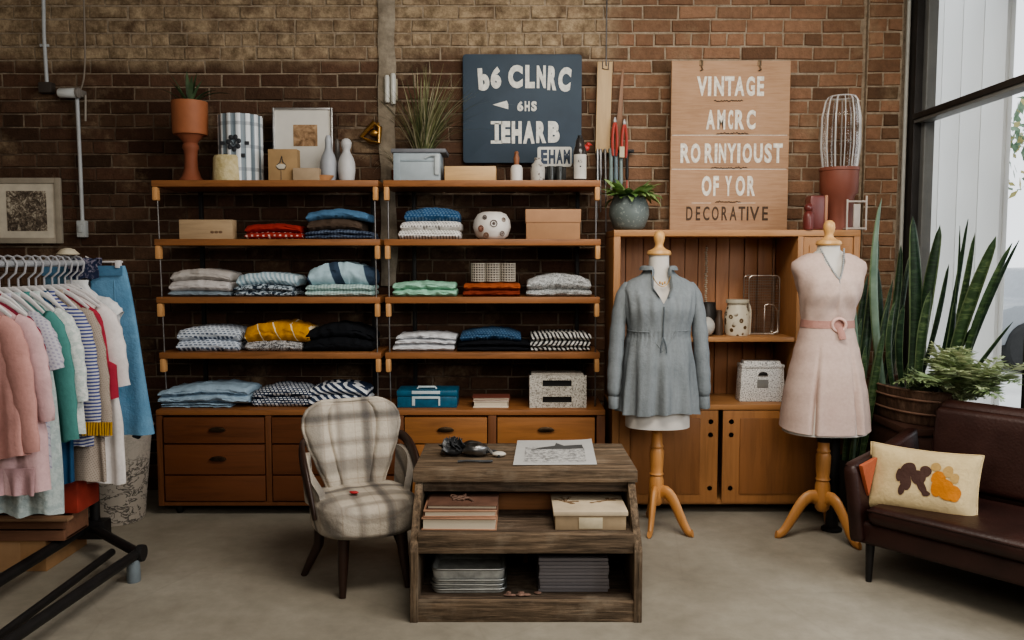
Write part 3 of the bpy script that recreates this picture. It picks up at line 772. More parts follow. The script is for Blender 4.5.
# pale blue tin box
cx, w, h = dims(391, 148.5, 446, YI - .1, Z0)
PB = plain((.32, .37, .40), .45, var=.1)
t = thing('metal_box', 'pale blue metal box with a grey lid and clasp, below the grassy plant', 'box', (cx, YI - .1, Z0), R(0))
m = MB(); m.bx(-w / 2 + .012, w / 2 - .03, .005, .2, 0, h - .02, .006); m.build('box_body', PB, t)
m = MB(); m.bx(-w / 2 + .0, w / 2, -.004, .21, h - .022, h, .005); m.build('lid', plain((.13, .135, .15), .5), t)
m = MB(); m.bx(-w / 2 + .012, -w / 2 + .045, .001, .006, 0, h - .024, .002); m.bx(-w / 2 + .05, w / 2 - .055, .001, .006, h * .6, h * .66, .002); m.build('trim_strip', plain((.25, .3, .33), .5), t)
m = MB(); m.bx(w / 2 - .06, w / 2 - .035, -.008, .006, h * .18, h - .03, .004); m.tube([(w / 2 - .11, -.004, h * .7), (w / 2 - .08, -.008, h * .78), (w / 2 - .05, -.008, h * .78)], .004, 6); m.build('clasp', plain((.42, .46, .47), .35), t)
# grassy plant
cx = XA(424, 4.6, 1.9)
t = thing('grassy_plant', 'spray of long thin grass blades in a small pot behind the pale blue box', 'plant', (cx, 4.575, Z0))
m = MB(); m.lathe([(0, 0), (.04, 0), (.055, .12), (.05, .12), (.045, .1), (0, .1)], seg=20); m.build('pot', TERRAD, t)
rr = random.Random(12); GRM = [leafmat((.13, .145, .06), (.25, .25, .13)), leafmat((.3, .28, .17), (.48, .44, .3)), leafmat((.05, .065, .03), (.1, .115, .05))]
mbs = [MB(), MB(), MB()]
for k in range(170):
    az = rr.uniform(0, 2 * PI); k2 = rr.choice((0, 0, 1, 2, 2))
    if cos(az) < -.2 and rr.random() < .5: az += PI
    if sin(az) > .3: az = -az
    L = rr.uniform(.34, .56)
    blade(mbs[k2], (rr.uniform(-.025, .025), rr.uniform(-.02, .02), .1), az, L, rr.uniform(.006, .011), rr.uniform(.0, .38), rr.uniform(.1, 1.0) * (1 if rr.random() < .7 else 1.5), n=6)
for b_, mm in zip(mbs, GRM): b_.build('grass_blades', mm, t)
cx = XA(398, 4.62, 1.85)
t = thing('dried_plant', 'pale dried curling grass beside the plaster strip, behind the blue box', 'plant', (cx, 4.6, Z0))
m = MB(); m.lathe([(0, 0), (.03, 0), (.035, .08), (.03, .08), (.028, .07), (0, .07)], seg=18); m.build('pot', TERRAD, t)
m = MB()
for k in range(46):
    az = rr.uniform(-.8, .9) if rr.random() < .6 else rr.uniform(2.4, 3.9)
    blade(m, (rr.uniform(-.02, .02), rr.uniform(-.012, .012), .07), az, rr.uniform(.13, .3), .006, rr.uniform(.05, .35), rr.uniform(1.0, 2.6), n=8)
m.build('grass_blades', leafmat((.25, .24, .15), (.4, .38, .27)), t)
# plain timber block
cx, w, h = dims(444.5, 166, 496, YI - .11, Z0)
m = MB(); m.bx(-w / 2, w / 2, 0, .16, 0, h, .003); tag(m.build('timber_block', wood((.52, .34, .17), .8, 'X', 1.2), loc=(cx, YI - .11, Z0)), 'plain pale timber block lying under the navy sign', 'block')
# bottles
def bottle(px, wpx, y0, prof, mats, label, Y, neck=None, neckm=None, extra=None):
    cx, w, h = dims(px - wpx / 2, y0, px + wpx / 2, Y, Z0)
    t = thing('bottle', label, 'bottle', (cx, Y + w / 2, Z0)); r = w / 2
    m = MB(); m.lathe([(a * r, b * h) for a, b in prof], seg=26); m.build('bottle_body', mats, t)
    if neck: m = MB(); m.lathe([(a * r, b * h) for a, b in neck], seg=20); m.build('stopper', neckm, t)
    if extra: extra(t, r, h)
    return t
WHT = ceramic((.60, .58, .54), .4)
bottle(516.5, 12.5, 150.5, [(0, 0), (.95, 0), (1, .03), (1, .44), (.8, .53), (.42, .56), (0, .56)], WHT, 'white bottle with a brown wooden stopper under the navy sign', 4.40,
       [(0, .55), (.4, .55), (.45, .7), (.5, .78), (.3, .9), (.38, .95), (.2, 1), (0, 1)], wood((.24, .1, .05), .6, 'Z'))
bottle(538, 15, 157, [(0, 0), (.85, 0), (.95, .1), (1, .5), (.85, .72), (.5, .82), (.42, .9), (.5, .97), (.45, 1), (0, 1)], ceramic((.43, .41, .37), .5, (.12, .1, .09), 40), 'squat off white jug without a stopper, below the small lettered plate', 4.40)
# small lettered plate
a, b = P(537.5, 166.5, 4.5), P(572, 146.5, 4.5); w, h = b.x - a.x, b.z - a.z
t = thing('lettered_plate', 'small white plate with bold navy lettering held behind the jug and glasses', 'sign', ((a.x + b.x) / 2, 4.52, Z0))
zb_ = a.z - Z0
m = MB(); m.prism(rrect(w, h, .012, z0=zb_), -.008, 0, 'xz', .002); m.build('plate', plain((.5, .49, .45), .6), t)
m = MB(); m.bx(-w / 2 + .03, w / 2 - .03, .0, .008, 0, zb_ + .02, .002); m.build('foot', BLACK, t)
NV = plain((.03, .045, .075), .6)
for ch, u0, u1 in (('E', .1, .29), ('H', .33, .52), ('A', .55, .74), ('M', .76, .95)):
    m = MB(); m.text(ch, -w / 2 + w * u0, -w / 2 + w * u1, zb_ + h * .14, zb_ + h * .86, -.0085, .002, bold=.05); m.build('lettering', NV, t, smooth=0)
DG = plain((.04, .042, .04), .15, var=.3)
for px, Y in ((551, 4.42), (559.5, 4.43)):
    cx, w, h = dims(px - 4, 166, px + 4, Y, Z0)
    m = MB(); m.lathe([(0, 0), (w * .42, 0), (w / 2, h), (w / 2 - .003, h), (w * .4, .006), (0, .006)], (0, 0, 0), 20)
    tag(m.build('drinking_glass', DG, loc=(cx, Y + .02, Z0)), 'small dark drinking glass %s' % ('next to the off white jug' if px < 555 else 'next to the dark labelled bottle'), 'glass')
def lab(t, r, h):
    m = MB(); m.sheet(lambda u, v: Vector((sin((u - .5) * 2.2) * r * 1.01, -cos((u - .5) * 2.2) * r * 1.01, h * (.05 + .5 * v))), 12, 1); m.build('label', plain((.5, .48, .44), .7), t)
    m = MB()
    for k in range(5): m.tube([((-.35 + .12 * k) * r, -r * 1.0, h * (.38 + .03 * (k % 2))), ((-.25 + .12 * k) * r, -r * 1.0, h * (.43 - .03 * (k % 3)))], .0018, 5)
    m.blob((0, -r * 1.01, h * .3), (.005, .002, .004), 8); m.build('label_print', INKB, t)
bottle(580.5, 14, 132, [(0, 0), (.95, 0), (1, .02), (1, .6), (.85, .68), (.7, .74), (.62, .84), (.4, .9), (0, .9)], plain((.035, .03, .028), .15), 'dark bottle with a white label and red tip, at the end of the top shelf', 4.39,
       [(0, .89), (.36, .89), (.36, .94), (.3, .95), (0, .95)], BLACK, lab)
t = thing('red_figurine', 'little red bird shaped stopper top above the dark labelled bottle', 'figurine', (XA(586, 4.5, 1.9), 4.52, Z0))
m = MB(); m.lathe([(0, 0), (.016, 0), (.014, .01), (.006, .016), (.0055, .17), (0, .17)], seg=14); m.build('stand', BLACK, t)
m = MB(); m.blob((.0, 0, .19), (.022, .014, .018), 14, M=None); m.blob((.014, 0, .209), (.013, .011, .012), 12); m.tube([(.024, 0, .209), (.037, 0, .205)], [.005, .0008], 6); m.tube([(-.014, 0, .186), (-.036, 0, .172)], [.009, .003], 8); m.build('bird', plain((.4, .04, .035), .4), t)

# ================================================================ tools hanging right of the shelves
YT = WY - .06
t = thing('hanging_plank', 'long pale wooden board hanging on a wire between the two signs', 'board', P(604.5, 62, YT))
a, b = P(596, 153, YT), P(612.5, 60, YT); o = t.location
m = MB(); w = b.x - a.x
m.prism([(-w / 2 - .004, a.z - o.z), (w / 2 - .012, a.z - o.z), (w / 2, 0), (-w / 2 + .004, 0)], -.012, .012, 'xz', .003); m.build('plank', wood((.42, .29, .155), .75, 'Z', 1), t)
m = MB(); m.tube([(.008, 0, -.03), (.008, -.016, -.02), (.008, -.012, .04), (.01, 0, .38)], .004, 8); m.tube([(-.012, -.014, .0), (-.012, -.016, -.04), (.02, -.016, -.045), (.022, -.014, 0)], .003, 6); m.build('wire_hook', STEEL, t)
# peg rail
ra, rb = P(597, 151, WY - .05), P(634, 151, WY - .05)
t = thing('peg_rail', 'dark narrow rail on the bricks from which the tools hang', 'rail', ra)
m = MB(); m.bx(0, rb.x - ra.x, -.008, .02, -.008, .008, .003); m.build('bar', BLACK, t)
for k in range(8):
    m = MB(); x = .012 + k * (rb.x - ra.x - .02) / 7.5; m.tube([(x, -.008, 0), (x, -.03, -.002), (x, -.034, .008)], .0022, 6); m.build('peg', STEEL, t)
REDH = plain((.36, .05, .035), .4, var=.15); GRN = plain((.16, .21, .2), .45, var=.2)
def tool(px, ytop, yh, yend, handle, shaft, hw, label, name='hand_tool', lean=0, Y=None, tip=.006):
    Y = Y or WY - .085
    A = P(px, ytop, Y); H_ = P(px + lean * .5, yh, Y); E = P(px + lean, yend, Y)
    t = thing(name, label, 'tool', A); f = lambda p: Vector(p) - A
    m = MB(); d = f(H_); m.tube([Vector((0, 0, 0)), d * .08, d * .45, d * .85, d], [hw * .6, hw, hw * .8, hw, hw * .6], 10); m.build('handle', handle, t)
    m = MB(); e = f(E); m.tube([d, d.lerp(e, .7), d.lerp(e, .85), e], [hw * .35, hw * .35, tip, tip * .5], 8, flat=(.5, 1)); m.build('shaft', shaft, t)
    return t
tool(600.5, 149, 178, 212, STEEL, STEEL, .011, 'grey slim file, leftmost tool on the peg rail')
tool(605, 149, 185, 232, metal((.16, .15, .14), .5), STEEL, .010, 'long dark awl reaching lowest of the hanging tools', lean=1)
tool(611, 148, 184, 196, GRN, STEEL, .013, 'green handled chisel hanging nearest the dark awl')
tool(616, 149, 183, 194, plain((.13, .17, .19), .4), STEEL, .013, 'blue grey handled chisel in the middle of the peg rail')
tool(621, 149, 186, 197, plain((.19, .24, .23), .4), metal((.4, .3, .25), .4), .012, 'pale green handled scraper hanging just left of the red tipped driver')
tool(627, 149, 180, 199, BLACK, REDH, .010, 'black handled driver with a red tip, hanging over the potted plant', tip=.01)
tool(597.5, 149, 190, 220, metal((.3, .3, .3), .4), STEEL, .008, 'thin steel rod tool beside the shelf bracket')
t = thing('palette_knife', 'long thin brown blade with a pointed tip leaning over the red handled pliers', 'tool', P(619, 150, WY - .07))
A = t.location; m = MB()
T = P(622.5, 69, WY - .07) - A; m.prism([(-.03, 0), (.012, 0), (T.x + .008, T.z), (T.x - .006, T.z * .96)], -.004, .004, 'xz', .002); m.build('blade', wood((.2, .1, .05), .6, 'Z'), t)
def pliers(px, y0, y1, label, spread):
    A = P(px, y0, WY - .1); L = A.z - P(px, y1, WY - .1).z
    t = thing('pliers', label, 'pliers', A)
    for s_ in (-1, 1):
        m = MB(); m.tube(bez([(0, 0, -L * .12), (s_ * spread, 0, -L * .3), (s_ * spread * 1.2, 0, -L * .7), (s_ * spread * .6, 0, -L)], 12), [.005] + [.008] * 11 + [.006], 8); m.build('handle', REDH, t)
    m = MB(); m.tube([(0, 0, 0), (0, 0, -L * .1), (0, 0, -L * .16)], [.004, .012, .009], 8, flat=(.6, 1)); m.build('jaw', STEEL, t)
    return t
pliers(615, 117, 156, 'red handled pliers hanging closer to the pale board', .014)
pliers(624.5, 119, 158, 'red handled pliers hanging farther from the pale board', .014)
m = MB(); p = P(622, 152, WY - .12); m.bx(-.014, .014, -.003, .003, -.03, .03, .002); tag(m.build('price_tag', plain((.48, .42, .3), .7), loc=p), 'small cream paper tag hanging on the red handled pliers', 'tag')

# ================================================================ on the cupboard top
YC = 4.45; ZH = hz + .0006
cx, w, h = dims(609, 196, 649, YC, ZH)
t = thing('potted_plant', 'round grey green speckled pot of leafy trailing plant at the end of the cupboard top', 'plant', (cx, YC, ZH))
r = w / 2; m = MB(); m.lathe([(0, 0), (r * .55, 0), (r * .8, h * .12), (r, h * .45), (r * .97, h * .7), (r * .8, h * .96), (r * .76, h), (r * .68, h), (r * .7, h * .88), (0, h * .85)], seg=36); m.build('pot', ceramic((.12, .145, .14), .6, (.2, .23, .22), 70), t)
rr = random.Random(21); LV = [leafmat((.16, .27, .09), (.33, .44, .18)), leafmat((.06, .13, .035), (.15, .25, .08))]
for k in range(64):
    az = rr.uniform(0, 2 * PI) if k > 18 else rr.uniform(-1.2, .3)
    m = MB(); blade(m, (cos(az) * r * .45, sin(az) * r * .45, h * .87), az, rr.uniform(.08, .17), rr.uniform(.06, .09), rr.uniform(.2, .9), rr.uniform(.6, 1.9), n=7, fold=.10, twist=rr.uniform(-.4, .4)); m.build('leaf', LV[0] if rr.random() < .7 else LV[1], t)
# right end: stacked clay pots under an upturned ribbed glass
cx, w, h = dims(820, 168, 857, YC, ZH); r = w / 2
RED = ceramic((.20, .068, .045), .5); zmid = ZA(195, YC) - ZH
t = thing('clay_pot', 'dark terracotta pot with a wide upper collar, carrying the ribbed glass', 'pot', (cx, YC, ZH))
m = MB(); m.lathe([(0, 0), (r * .78, 0), (r * .80, zmid - .01), (r * .98, zmid + .012), (r * 1.0, h * .94), (r * 1.04, h * .95), (r * 1.04, h), (r * .9, h), (r * .88, h - .03), (0, h - .03)], seg=36); m.build('pot', RED, t)
zg = ZA(97, YC) - (ZH + h)
g = G('ribbed_glass'); tr = g.n('ShaderNodeBsdfTransparent'); tr.inputs[0].default_value = (.95, .94, .93, 1)
gs = g.n('ShaderNodeBsdfGlossy'); gs.inputs['Roughness'].default_value = .12; gs.inputs['Color'].default_value = (.9, .9, .9, 1)
lw = g.n('ShaderNodeLayerWeight'); lw.inputs[0].default_value = .5
mx = g.n('ShaderNodeMixShader'); g.nt.links.new(g.math('MULTIPLY', g.math('POWER', lw.outputs['Facing'], 1.5), .5), mx.inputs[0]); g.nt.links.new(tr.outputs[0], mx.inputs[1]); g.nt.links.new(gs.outputs[0], mx.inputs[2])
g.nt.links.new(mx.outputs[0], g.nt.nodes['Material Output'].inputs[0]); RIB = g.m
t = thing('glass_jar', 'tall clear ribbed glass jar standing on the terracotta pot', 'jar', (cx + .003, YC, ZH + h))
gp = [(r * .86, .001), (r * .98, zg * .3), (r * .96, zg * .72), (r * .80, zg * .95), (r * .66, zg)]
m = MB(); m.lathe(gp + [(r * .62, zg - .006), (r * .76, zg * .94), (r * .92, zg * .71), (r * .94, zg * .3), (r * .82, .001)], seg=72, fn=lambda a, z: 1 + .03 * cos(a * 12)); m.build('glass_wall', RIB, t)
g = G('glass_rib'); tr = g.n('ShaderNodeBsdfTransparent'); mx = g.n('ShaderNodeMixShader'); mx.inputs[0].default_value = .38
g.b.inputs['Base Color'].default_value = (.75, .74, .72, 1); g.b.inputs['Roughness'].default_value = .15
g.nt.links.new(tr.outputs[0], mx.inputs[1]); g.nt.links.new(g.b.outputs[0], mx.inputs[2]); g.nt.links.new(mx.outputs[0], g.nt.nodes['Material Output'].inputs[0])
m = MB()
for k in range(13):
    a = 2 * PI * k / 13 + .2; m.tube([(rr_ * 1.03 * cos(a), rr_ * 1.03 * sin(a), zz_) for rr_, zz_ in gp], .0028 + .001 * (k % 3), 6)
m.tube([(r * .66 * cos(a), r * .66 * sin(a), zg) for a in [2 * PI * k / 30 for k in range(30)]], .004, 6, closed=True)
m.build('glass_ribs', g.m, t)
cx, w, h = dims(810, 195, 829, YC - .12, ZH)
t = thing('red_camera_box', 'dark red leather case with a rounded knob standing against the terracotta pot', 'case', (cx, YC - .12, ZH))
DR = plain((.13, .03, .025), .35, var=.2)
m = MB(); m.bx(-w / 2, w / 2, 0, .09, 0, h, .018); m.build('case_body', DR, t)
m = MB(); m.bx(w * .26, w * .42, -.006, .095, 0.002, h * 1.0, .004); m.build('strap', wood((.33, .16, .09), .7, 'Z'), t)
cx, w, h = dims(802.5, 201, 813, YC - .15, ZH)
t = thing('red_figurine', 'small dark red rounded figure standing left of the red leather case', 'figurine', (cx, YC - .16, ZH))
m = MB(); m.lathe([(0, 0), (.024, 0), (.027, .02), (.027, .07), (.02, .09), (.014, .095), (0, .095)], seg=20); m.build('body', DR, t)
m = MB(); m.blob((0, 0, .113), (.024, .022, .024), 14); m.build('head', DR, t)
cx, w, h = dims(846, 195, 867, YC - .14, ZH)
WR = plain((.42, .37, .33), .5)
t = thing('wire_stand', 'small pale square frame stand at the right end of the cupboard top', 'stand', (XA(858, YC - .14, 1.55), YC - .12, ZH))
m = MB(); w = .1; h = .16
for x in (-w / 2, w / 2): m.tube([(x, 0, 0), (x, 0, h * (1.12 if x > 0 else 1))], .0055, 8)
for z in (.008, h * .93): m.tube([(-w / 2, 0, z), (w / 2, 0, z)], .0055, 8)
m.bx(-.018, .018, -.006, .006, .012, h * .85, .003); m.tube([(-w / 2, 0, .008), (-w / 2, .06, .008), (w / 2, .06, .008), (w / 2, 0, .008)], .005, 6); m.build('frame', WR, t)

# ================================================================ inside the cupboard hutch
ZS = zsh + .0006; YS = 4.42
cx, w, h = dims(727.5, 300, 753, YS - .06, ZS); r = w / 2
t = thing('spotted_jar', 'cream lidded jar with brown leopard spots on the hutch shelf', 'jar', (cx, YS, ZS))
g = G('spotted_glaze'); d_ = g.voro(30)
ring = g.ramp(d_, [(.0, .35), (.10, .35), (.16, 1.0), (.34, 1.0), (.40, 0.0)]); msk = g.ramp(g.noise(9, 2), [(.40, 0.0), (.46, 1.0)])
SPOT = g.done(g.mix(g.math('MULTIPLY', ring, msk), g.ramp(g.noise(8, 3), [(.3, (.54, .50, .40)), (.7, (.66, .62, .52))]), (.10, .06, .025)), .4)
m = MB(); m.lathe([(0, 0), (r * .88, 0), (r * .95, .012), (r, h * .35), (r * .98, h * .6), (r * .78, h * .84), (r * .76, h * .92), (0, h * .92)], seg=32); m.build('jar_body', SPOT, t)
m = MB(); m.lathe([(0, h * .9), (r * .9, h * .9), (r * .92, h * .95), (r * .88, h), (0, h)], seg=32); m.build('lid', plain((.42, .39, .31), .45), t)
m = MB(); m.tube(bez([(r * .78, 0, h * .9), (r * 1.2, -.01, h * .8), (r * .9, -.02, h * .4), (r * .92, -.02, 0.004)], 10), .006, 8); m.build('strap', plain((.4, .36, .29), .6), t)
# wire basket on end
cx, w, h = dims(749, 275.5, 779.5, YS, ZS)
t = thing('wire_basket', 'tall rectangular wire mesh basket standing on end behind the spotted jar', 'basket', (cx + .005, YS + .02, ZS))
WM = metal((.42, .38, .34), .35)
m = MB()
for y in (0, .1): m.tube([(x, y, z) for x, z in rrect(w, h - .006, .02, 4, .004)], .0035, 6, closed=True)
for x, z in ((-w / 2 + .005, .01), (w / 2 - .005, .01), (-w / 2 + .005, h - .012), (w / 2 - .005, h - .012)): m.tube([(x, 0, z), (x, .1, z)], .0025, 6)
m.tube([(.0, -.012, .01), (.0, -.012, h * .5), (.02, -.014, h * .52), (w * .3, -.016, h * .5), (w * .44, -.012, h * .4), (w * .44, -.012, .02), (w * .3, -.012, .008)], .003, 6)
m.build('wire_rim', WM, t)
m = MB()
nx, nzv = 13, 22
for i in range(1, nx): x = -w / 2 + w * i / nx; m.tube([(x, .1, .006), (x, .1, h - .01)], .0013, 4)
for j in range(1, nzv): z = h * j / nzv; m.tube([(-w / 2 + .003, .101, z), (w / 2 - .003, .101, z)], .0013, 4)
for i in range(1, nx): x = -w / 2 + w * i / nx; m.tube([(x, 0, .006), (x, 0, h - .01)], .0011, 4)
for j in range(1, nzv): z = h * j / nzv; m.tube([(-w / 2 + .003, 0.001, z), (w / 2 - .003, 0.001, z)], .0011, 4)
m.build('wire_mesh', WM, t)
# hanging chain and dark jars beside the blouse
A = P(706.5, 247, 4.56)
t = thing('bead_strand', 'strand of pale beads hanging at the back of the hutch beside the blouse', 'beads', A)
L = A.z - ZA(303, 4.56); m = MB(); rr = random.Random(6)
for k in range(26): m.blob((rr.uniform(-.003, .003), rr.uniform(-.003, .003), -L * (k + .5) / 26), (.008, .008, .0055), 8)
m.build('beads', plain((.34, .29, .22), .4, var=.4, scale=90), t)
m = MB(); m.tube([(0, .02, .012), (0, 0, .006), (0, 0, -L)], .0012, 5); m.build('cord', BLACK, t)
cx, w, h = dims(702, 302.5, 716, 4.45, ZS)
m = MB(); m.lathe([(0, 0), (.04, 0), (.048, .02), (.05, h * .7), (.042, h * .85), (.042, h), (.034, h), (.034, h * .85), (0, h * .8)], seg=24); tag(m.build('dark_jar', ceramic((.03, .027, .025), .4), loc=(cx, 4.48, ZS)), 'black jar on the hutch shelf beside the blouse sleeve', 'jar')
cx, w, h = dims(715, 310, 723, 4.42, ZS)
m = MB(); m.lathe([(0, 0), (.02, 0), (.021, h * .6), (.014, h * .75), (.016, h * .95), (.01, h), (0, h)], seg=20); tag(m.build('small_bottle', ceramic((.08, .055, .04), .4), loc=(cx, 4.42, ZS)), 'slim brown bottle right of the black jar in the hutch', 'bottle')
cx, w, h = dims(701, 317, 717, 4.36, ZS)
m = MB(); m.blob((0, 0, h / 2 + .001), (.045, .045, h / 2), 20, fn=lambda v: 1 + .04 * abs(sin(math.atan2(v.y, v.x) * 6))); tag(m.build('white_gourd', ceramic((.42, .41, .38), .5), loc=(cx - .015, 4.36, ZS)), 'ribbed white gourd on the hutch shelf, half behind the sleeve', 'ornament')
# speckled box on the counter
ZK = zbase + .0006
cx, w, h = dims(740.5, 361.5, 785, 4.36, ZK)
g = G('speckle'); SPK = g.done(g.ramp(g.noise(150, 2), [(.38, (.16, .16, .16)), (.45, (.56, .56, .55)), (.6, (.70, .69, .67))]), .7)
t = thing('speckled_box', 'white and grey speckled box with a lid and dark hand hole on the cupboard counter', 'box', (cx, 4.36, ZK))
m = MB(); m.prism([(-w / 2 - .003, 0), (w / 2 + .003, 0), (w / 2 - .006, h * .86), (-w / 2 + .006, h * .86)], 0, .09, 'xz', .006); m.build('box_body', SPK, t)
m = MB(); m.bx(-w / 2 + .004, w / 2 - .004, -.006, .096, h * .84, h * .93, .005); m.bx(-w / 2 + .02, w / 2 - .02, .01, .08, h * .92, h, .004); m.build('lid', SPK, t)
m = MB(); m.prism([(-.026, 0), (.026, 0), (.02, .014), (0, .021), (-.02, .014)], -.008, 0, 'xz', .002, M=Matrix.Translation((0, -.002, h * .66))); m.build('hand_hole', BLACK, t)
m = MB(); m.bx(-.03, .03, -.003, .0, h * .35, h * .55, .002); m.build('label', plain((.2, .2, .19), .7), t)
# ================================================================ folded clothes on the shelves
def folded(label, x0, x1, y0, y1, Y, zbase_, mats, layers=2, seed=0, bb=0.0, bt=None, depth=.24, cat='folded garment', name='folded_garment', group=None, skew=0, rough=1.0, taper=0):
    """one garment folded to a slab; y0..y1 are the top and bottom pixel of its front, standing at height zbase_"""
    zc = zbase_
    z1 = ZA(y0, Y + .06); a, b = XA(x0, Y, zc), XA(x1, Y, zc); w = (b - a) * .97; h = z1 - zc
    if bt is None: bt = min(.035, h * .3)
    m = MB(); rr = random.Random(seed)
    hc = h - bt                                   # height at the ends
    for i in range(layers):
        t = bmesh.new(); bmesh.ops.create_cube(t, size=2)
        bmesh.ops.subdivide_edges(t, edges=t.edges[:], cuts=1, use_grid_fill=True)
        bmesh.ops.subdivide_edges(t, edges=[e for e in t.edges if abs(e.verts[0].co.x - e.verts[1].co.x) > .1], cuts=20, use_grid_fill=True)
        bmesh.ops.subdivide_edges(t, edges=[e for e in t.edges if abs(e.verts[0].co.y - e.verts[1].co.y) > .1], cuts=4, use_grid_fill=True)
        bmesh.ops.subdivide_edges(t, edges=[e for e in t.edges if abs(e.verts[0].co.z - e.verts[1].co.z) > .1], cuts=1, use_grid_fill=True)
        f0, f1 = i / layers, (i + 1) / layers
        dx, ww, dy, rz = rr.uniform(-.008, .008), w * (1 - rr.uniform(0, .03) - taper * i), rr.uniform(-.008, .008), rr.uniform(-.02, .02)
        if i == 0: dx = 0; ww = w
        for v in t.verts:
            A_, B_, C_ = v.co
            e = .16
            k = max(0, (abs(B_) - (1 - e)) / e); sc = math.sqrt(max(.0, 1 - k * k * .9))
            ka = max(0, (abs(A_) - .93) / .07); sca = math.sqrt(max(.0, 1 - ka * ka * .6))
            c = C_ * sc * sca * 1.04
            f = f0 + (f1 - f0) * (c * .5 + .5)
            X = A_ * ww / 2; Yv = B_ * depth / 2 * (1 + .03 * nz(A_ * 2, 0, i, seed)); 
            bul = (bb + (bt - bb) * f) * (1 - A_ * A_) ** 1.0 + skew * A_ * f
            Z = f * hc * (1 + .0) + bul + rough * (.0045 * nz(A_ * 4, B_ * 2, i * 3, seed) + .0025 * nz(A_ * 11, B_ * 4, i * 3 + C_, seed)) * (1 if f > .02 else 0) + (.002 if C_ > 0 else -.001) * 0
            Yv += rough * .006 * nz(A_ * 5, C_, i, seed + 4)
            xr = X * cos(rz) - Yv * sin(rz) + dx; yr = X * sin(rz) + Yv * cos(rz) + dy
            v.co = (xr, yr + depth / 2, max(Z, bb * (1 - A_ * A_) + .0005))
        bmesh.ops.recalc_face_normals(t, faces=t.faces)
        m._merge(t, i % (len(mats) if isinstance(mats, tuple) else 1))
    o = m.build(name, list(mats) if isinstance(mats, tuple) else mats, loc=((a + b) / 2, Y, zc), smooth=60)
    return tag(o, label, cat, group), z1 - bt, bt
YF = 4.37
Z2, Z3, Z4 = ZT[1] + .0008, ZT[2] + .0008, ZT[3] + .0008
def stack(Z, items, Y=YF):
    """items bottom to top: (label, x0, x1, ytop, material, layers, bulge[, extra])"""
    z = Z; bb = 0
    for k, it in enumerate(items):
        lab_, x0, x1, yt, mt, ly, bt = it[:7]; ex = it[7] if len(it) > 7 else {}
        o, z, bb = folded(lab_, x0, x1, yt, 0, Y, z + (.001 if k else 0), mt, ly, seed=int(x0 + yt), bb=bb, bt=bt, **ex)
W_, NAV = (0.675, 0.675, 0.675), (0.025, 0.040, 0.085)
LB = (0.276, 0.402, 0.517)
# -- left bay, upper shelf
cx, w, h = dims(179, 219.5, 232.5, 4.39, Z2)
t = thing('wooden_box', 'long pale wooden box with a faded stamp at the left end of the second shelf', 'box', (cx, 4.39, Z2))
m = MB(); m.bx(-w / 2, w / 2, 0, .07, 0, h, .003); m.build('box_body', wood((0.400, 0.290, 0.180), .75, 'X', 1.2), t)
m = MB()
for k in range(3): m.blob((w * .12 + k * .022, -.0005, h * .36), (0.011, 0.002, 0.007), 8)
m.build('stamp', plain((0.160, 0.100, 0.060), .8), t)
RED1, RED2 = cloth((0.330, 0.035, 0.028)), dashes((0.675, 0.513, 0.459), (0.330, 0.035, 0.028), .03, .03, .35, .3)
stack(Z2, [('lower folded red blanket with pale flecks', 243, 303, 232, RED2, 1, .01), ('upper plain red folded blanket', 244, 301, 224, RED1, 1, .014)])
stack(Z2, [('folded navy checked shirt at the bottom of the blue pile', 304, 373, 230, checks((0.030, 0.040, 0.075), (0.140, 0.180, 0.250), .017), 2, .012),
           ('folded dark brown jumper in the middle of the blue pile', 306, 362, 219, cloth((0.085, 0.060, 0.045)), 1, .02),
           ('folded mid blue knit on top of the brown jumper', 305, 369, 209.5, cloth((0.085, 0.180, 0.300)), 1, .026)])
# -- left bay, third shelf
stack(Z3, [('folded blue grey top lowest of the pale grey pile', 167, 230, 290.5, cloth((0.253, 0.310, 0.356)), 1, .006),
           ('folded light grey top in the middle of the pale grey pile', 168.5, 230, 280, cloth((0.581, 0.553, 0.540)), 1, .012),
           ('folded warm grey top uppermost of the pale grey pile', 169, 230, 269, cloth((0.486, 0.452, 0.425)), 1, .022)])
stack(Z3, [('folded navy and white patterned top under a pale blue one', 233, 294, 284, blotch((0.030, 0.045, 0.070), (0.486, 0.567, 0.621), 26, .47, .51, 2.5), 2, .016),
           ('folded pale blue patterned top on the navy patterned one', 235, 297, 272.5, stripe((0.310, 0.437, 0.506), (0.567, 0.675, 0.729), .022, 'X', .5, .03, 25), 1, .02)])
stack(Z3, [('folded pale green checked shirt under the striped blue one', 303.5, 373, 284, checks((0.276, 0.414, 0.402), (0.540, 0.675, 0.648), .017), 2, .008),
           ('folded pale blue shirt with navy bands, high on the third shelf', 306, 374, 262.5, stripe((0.405, 0.553, 0.621), (0.045, 0.070, 0.110), .17, 'X', .72, .012, 18, .03), 1, .045, dict(rough=1.6))])
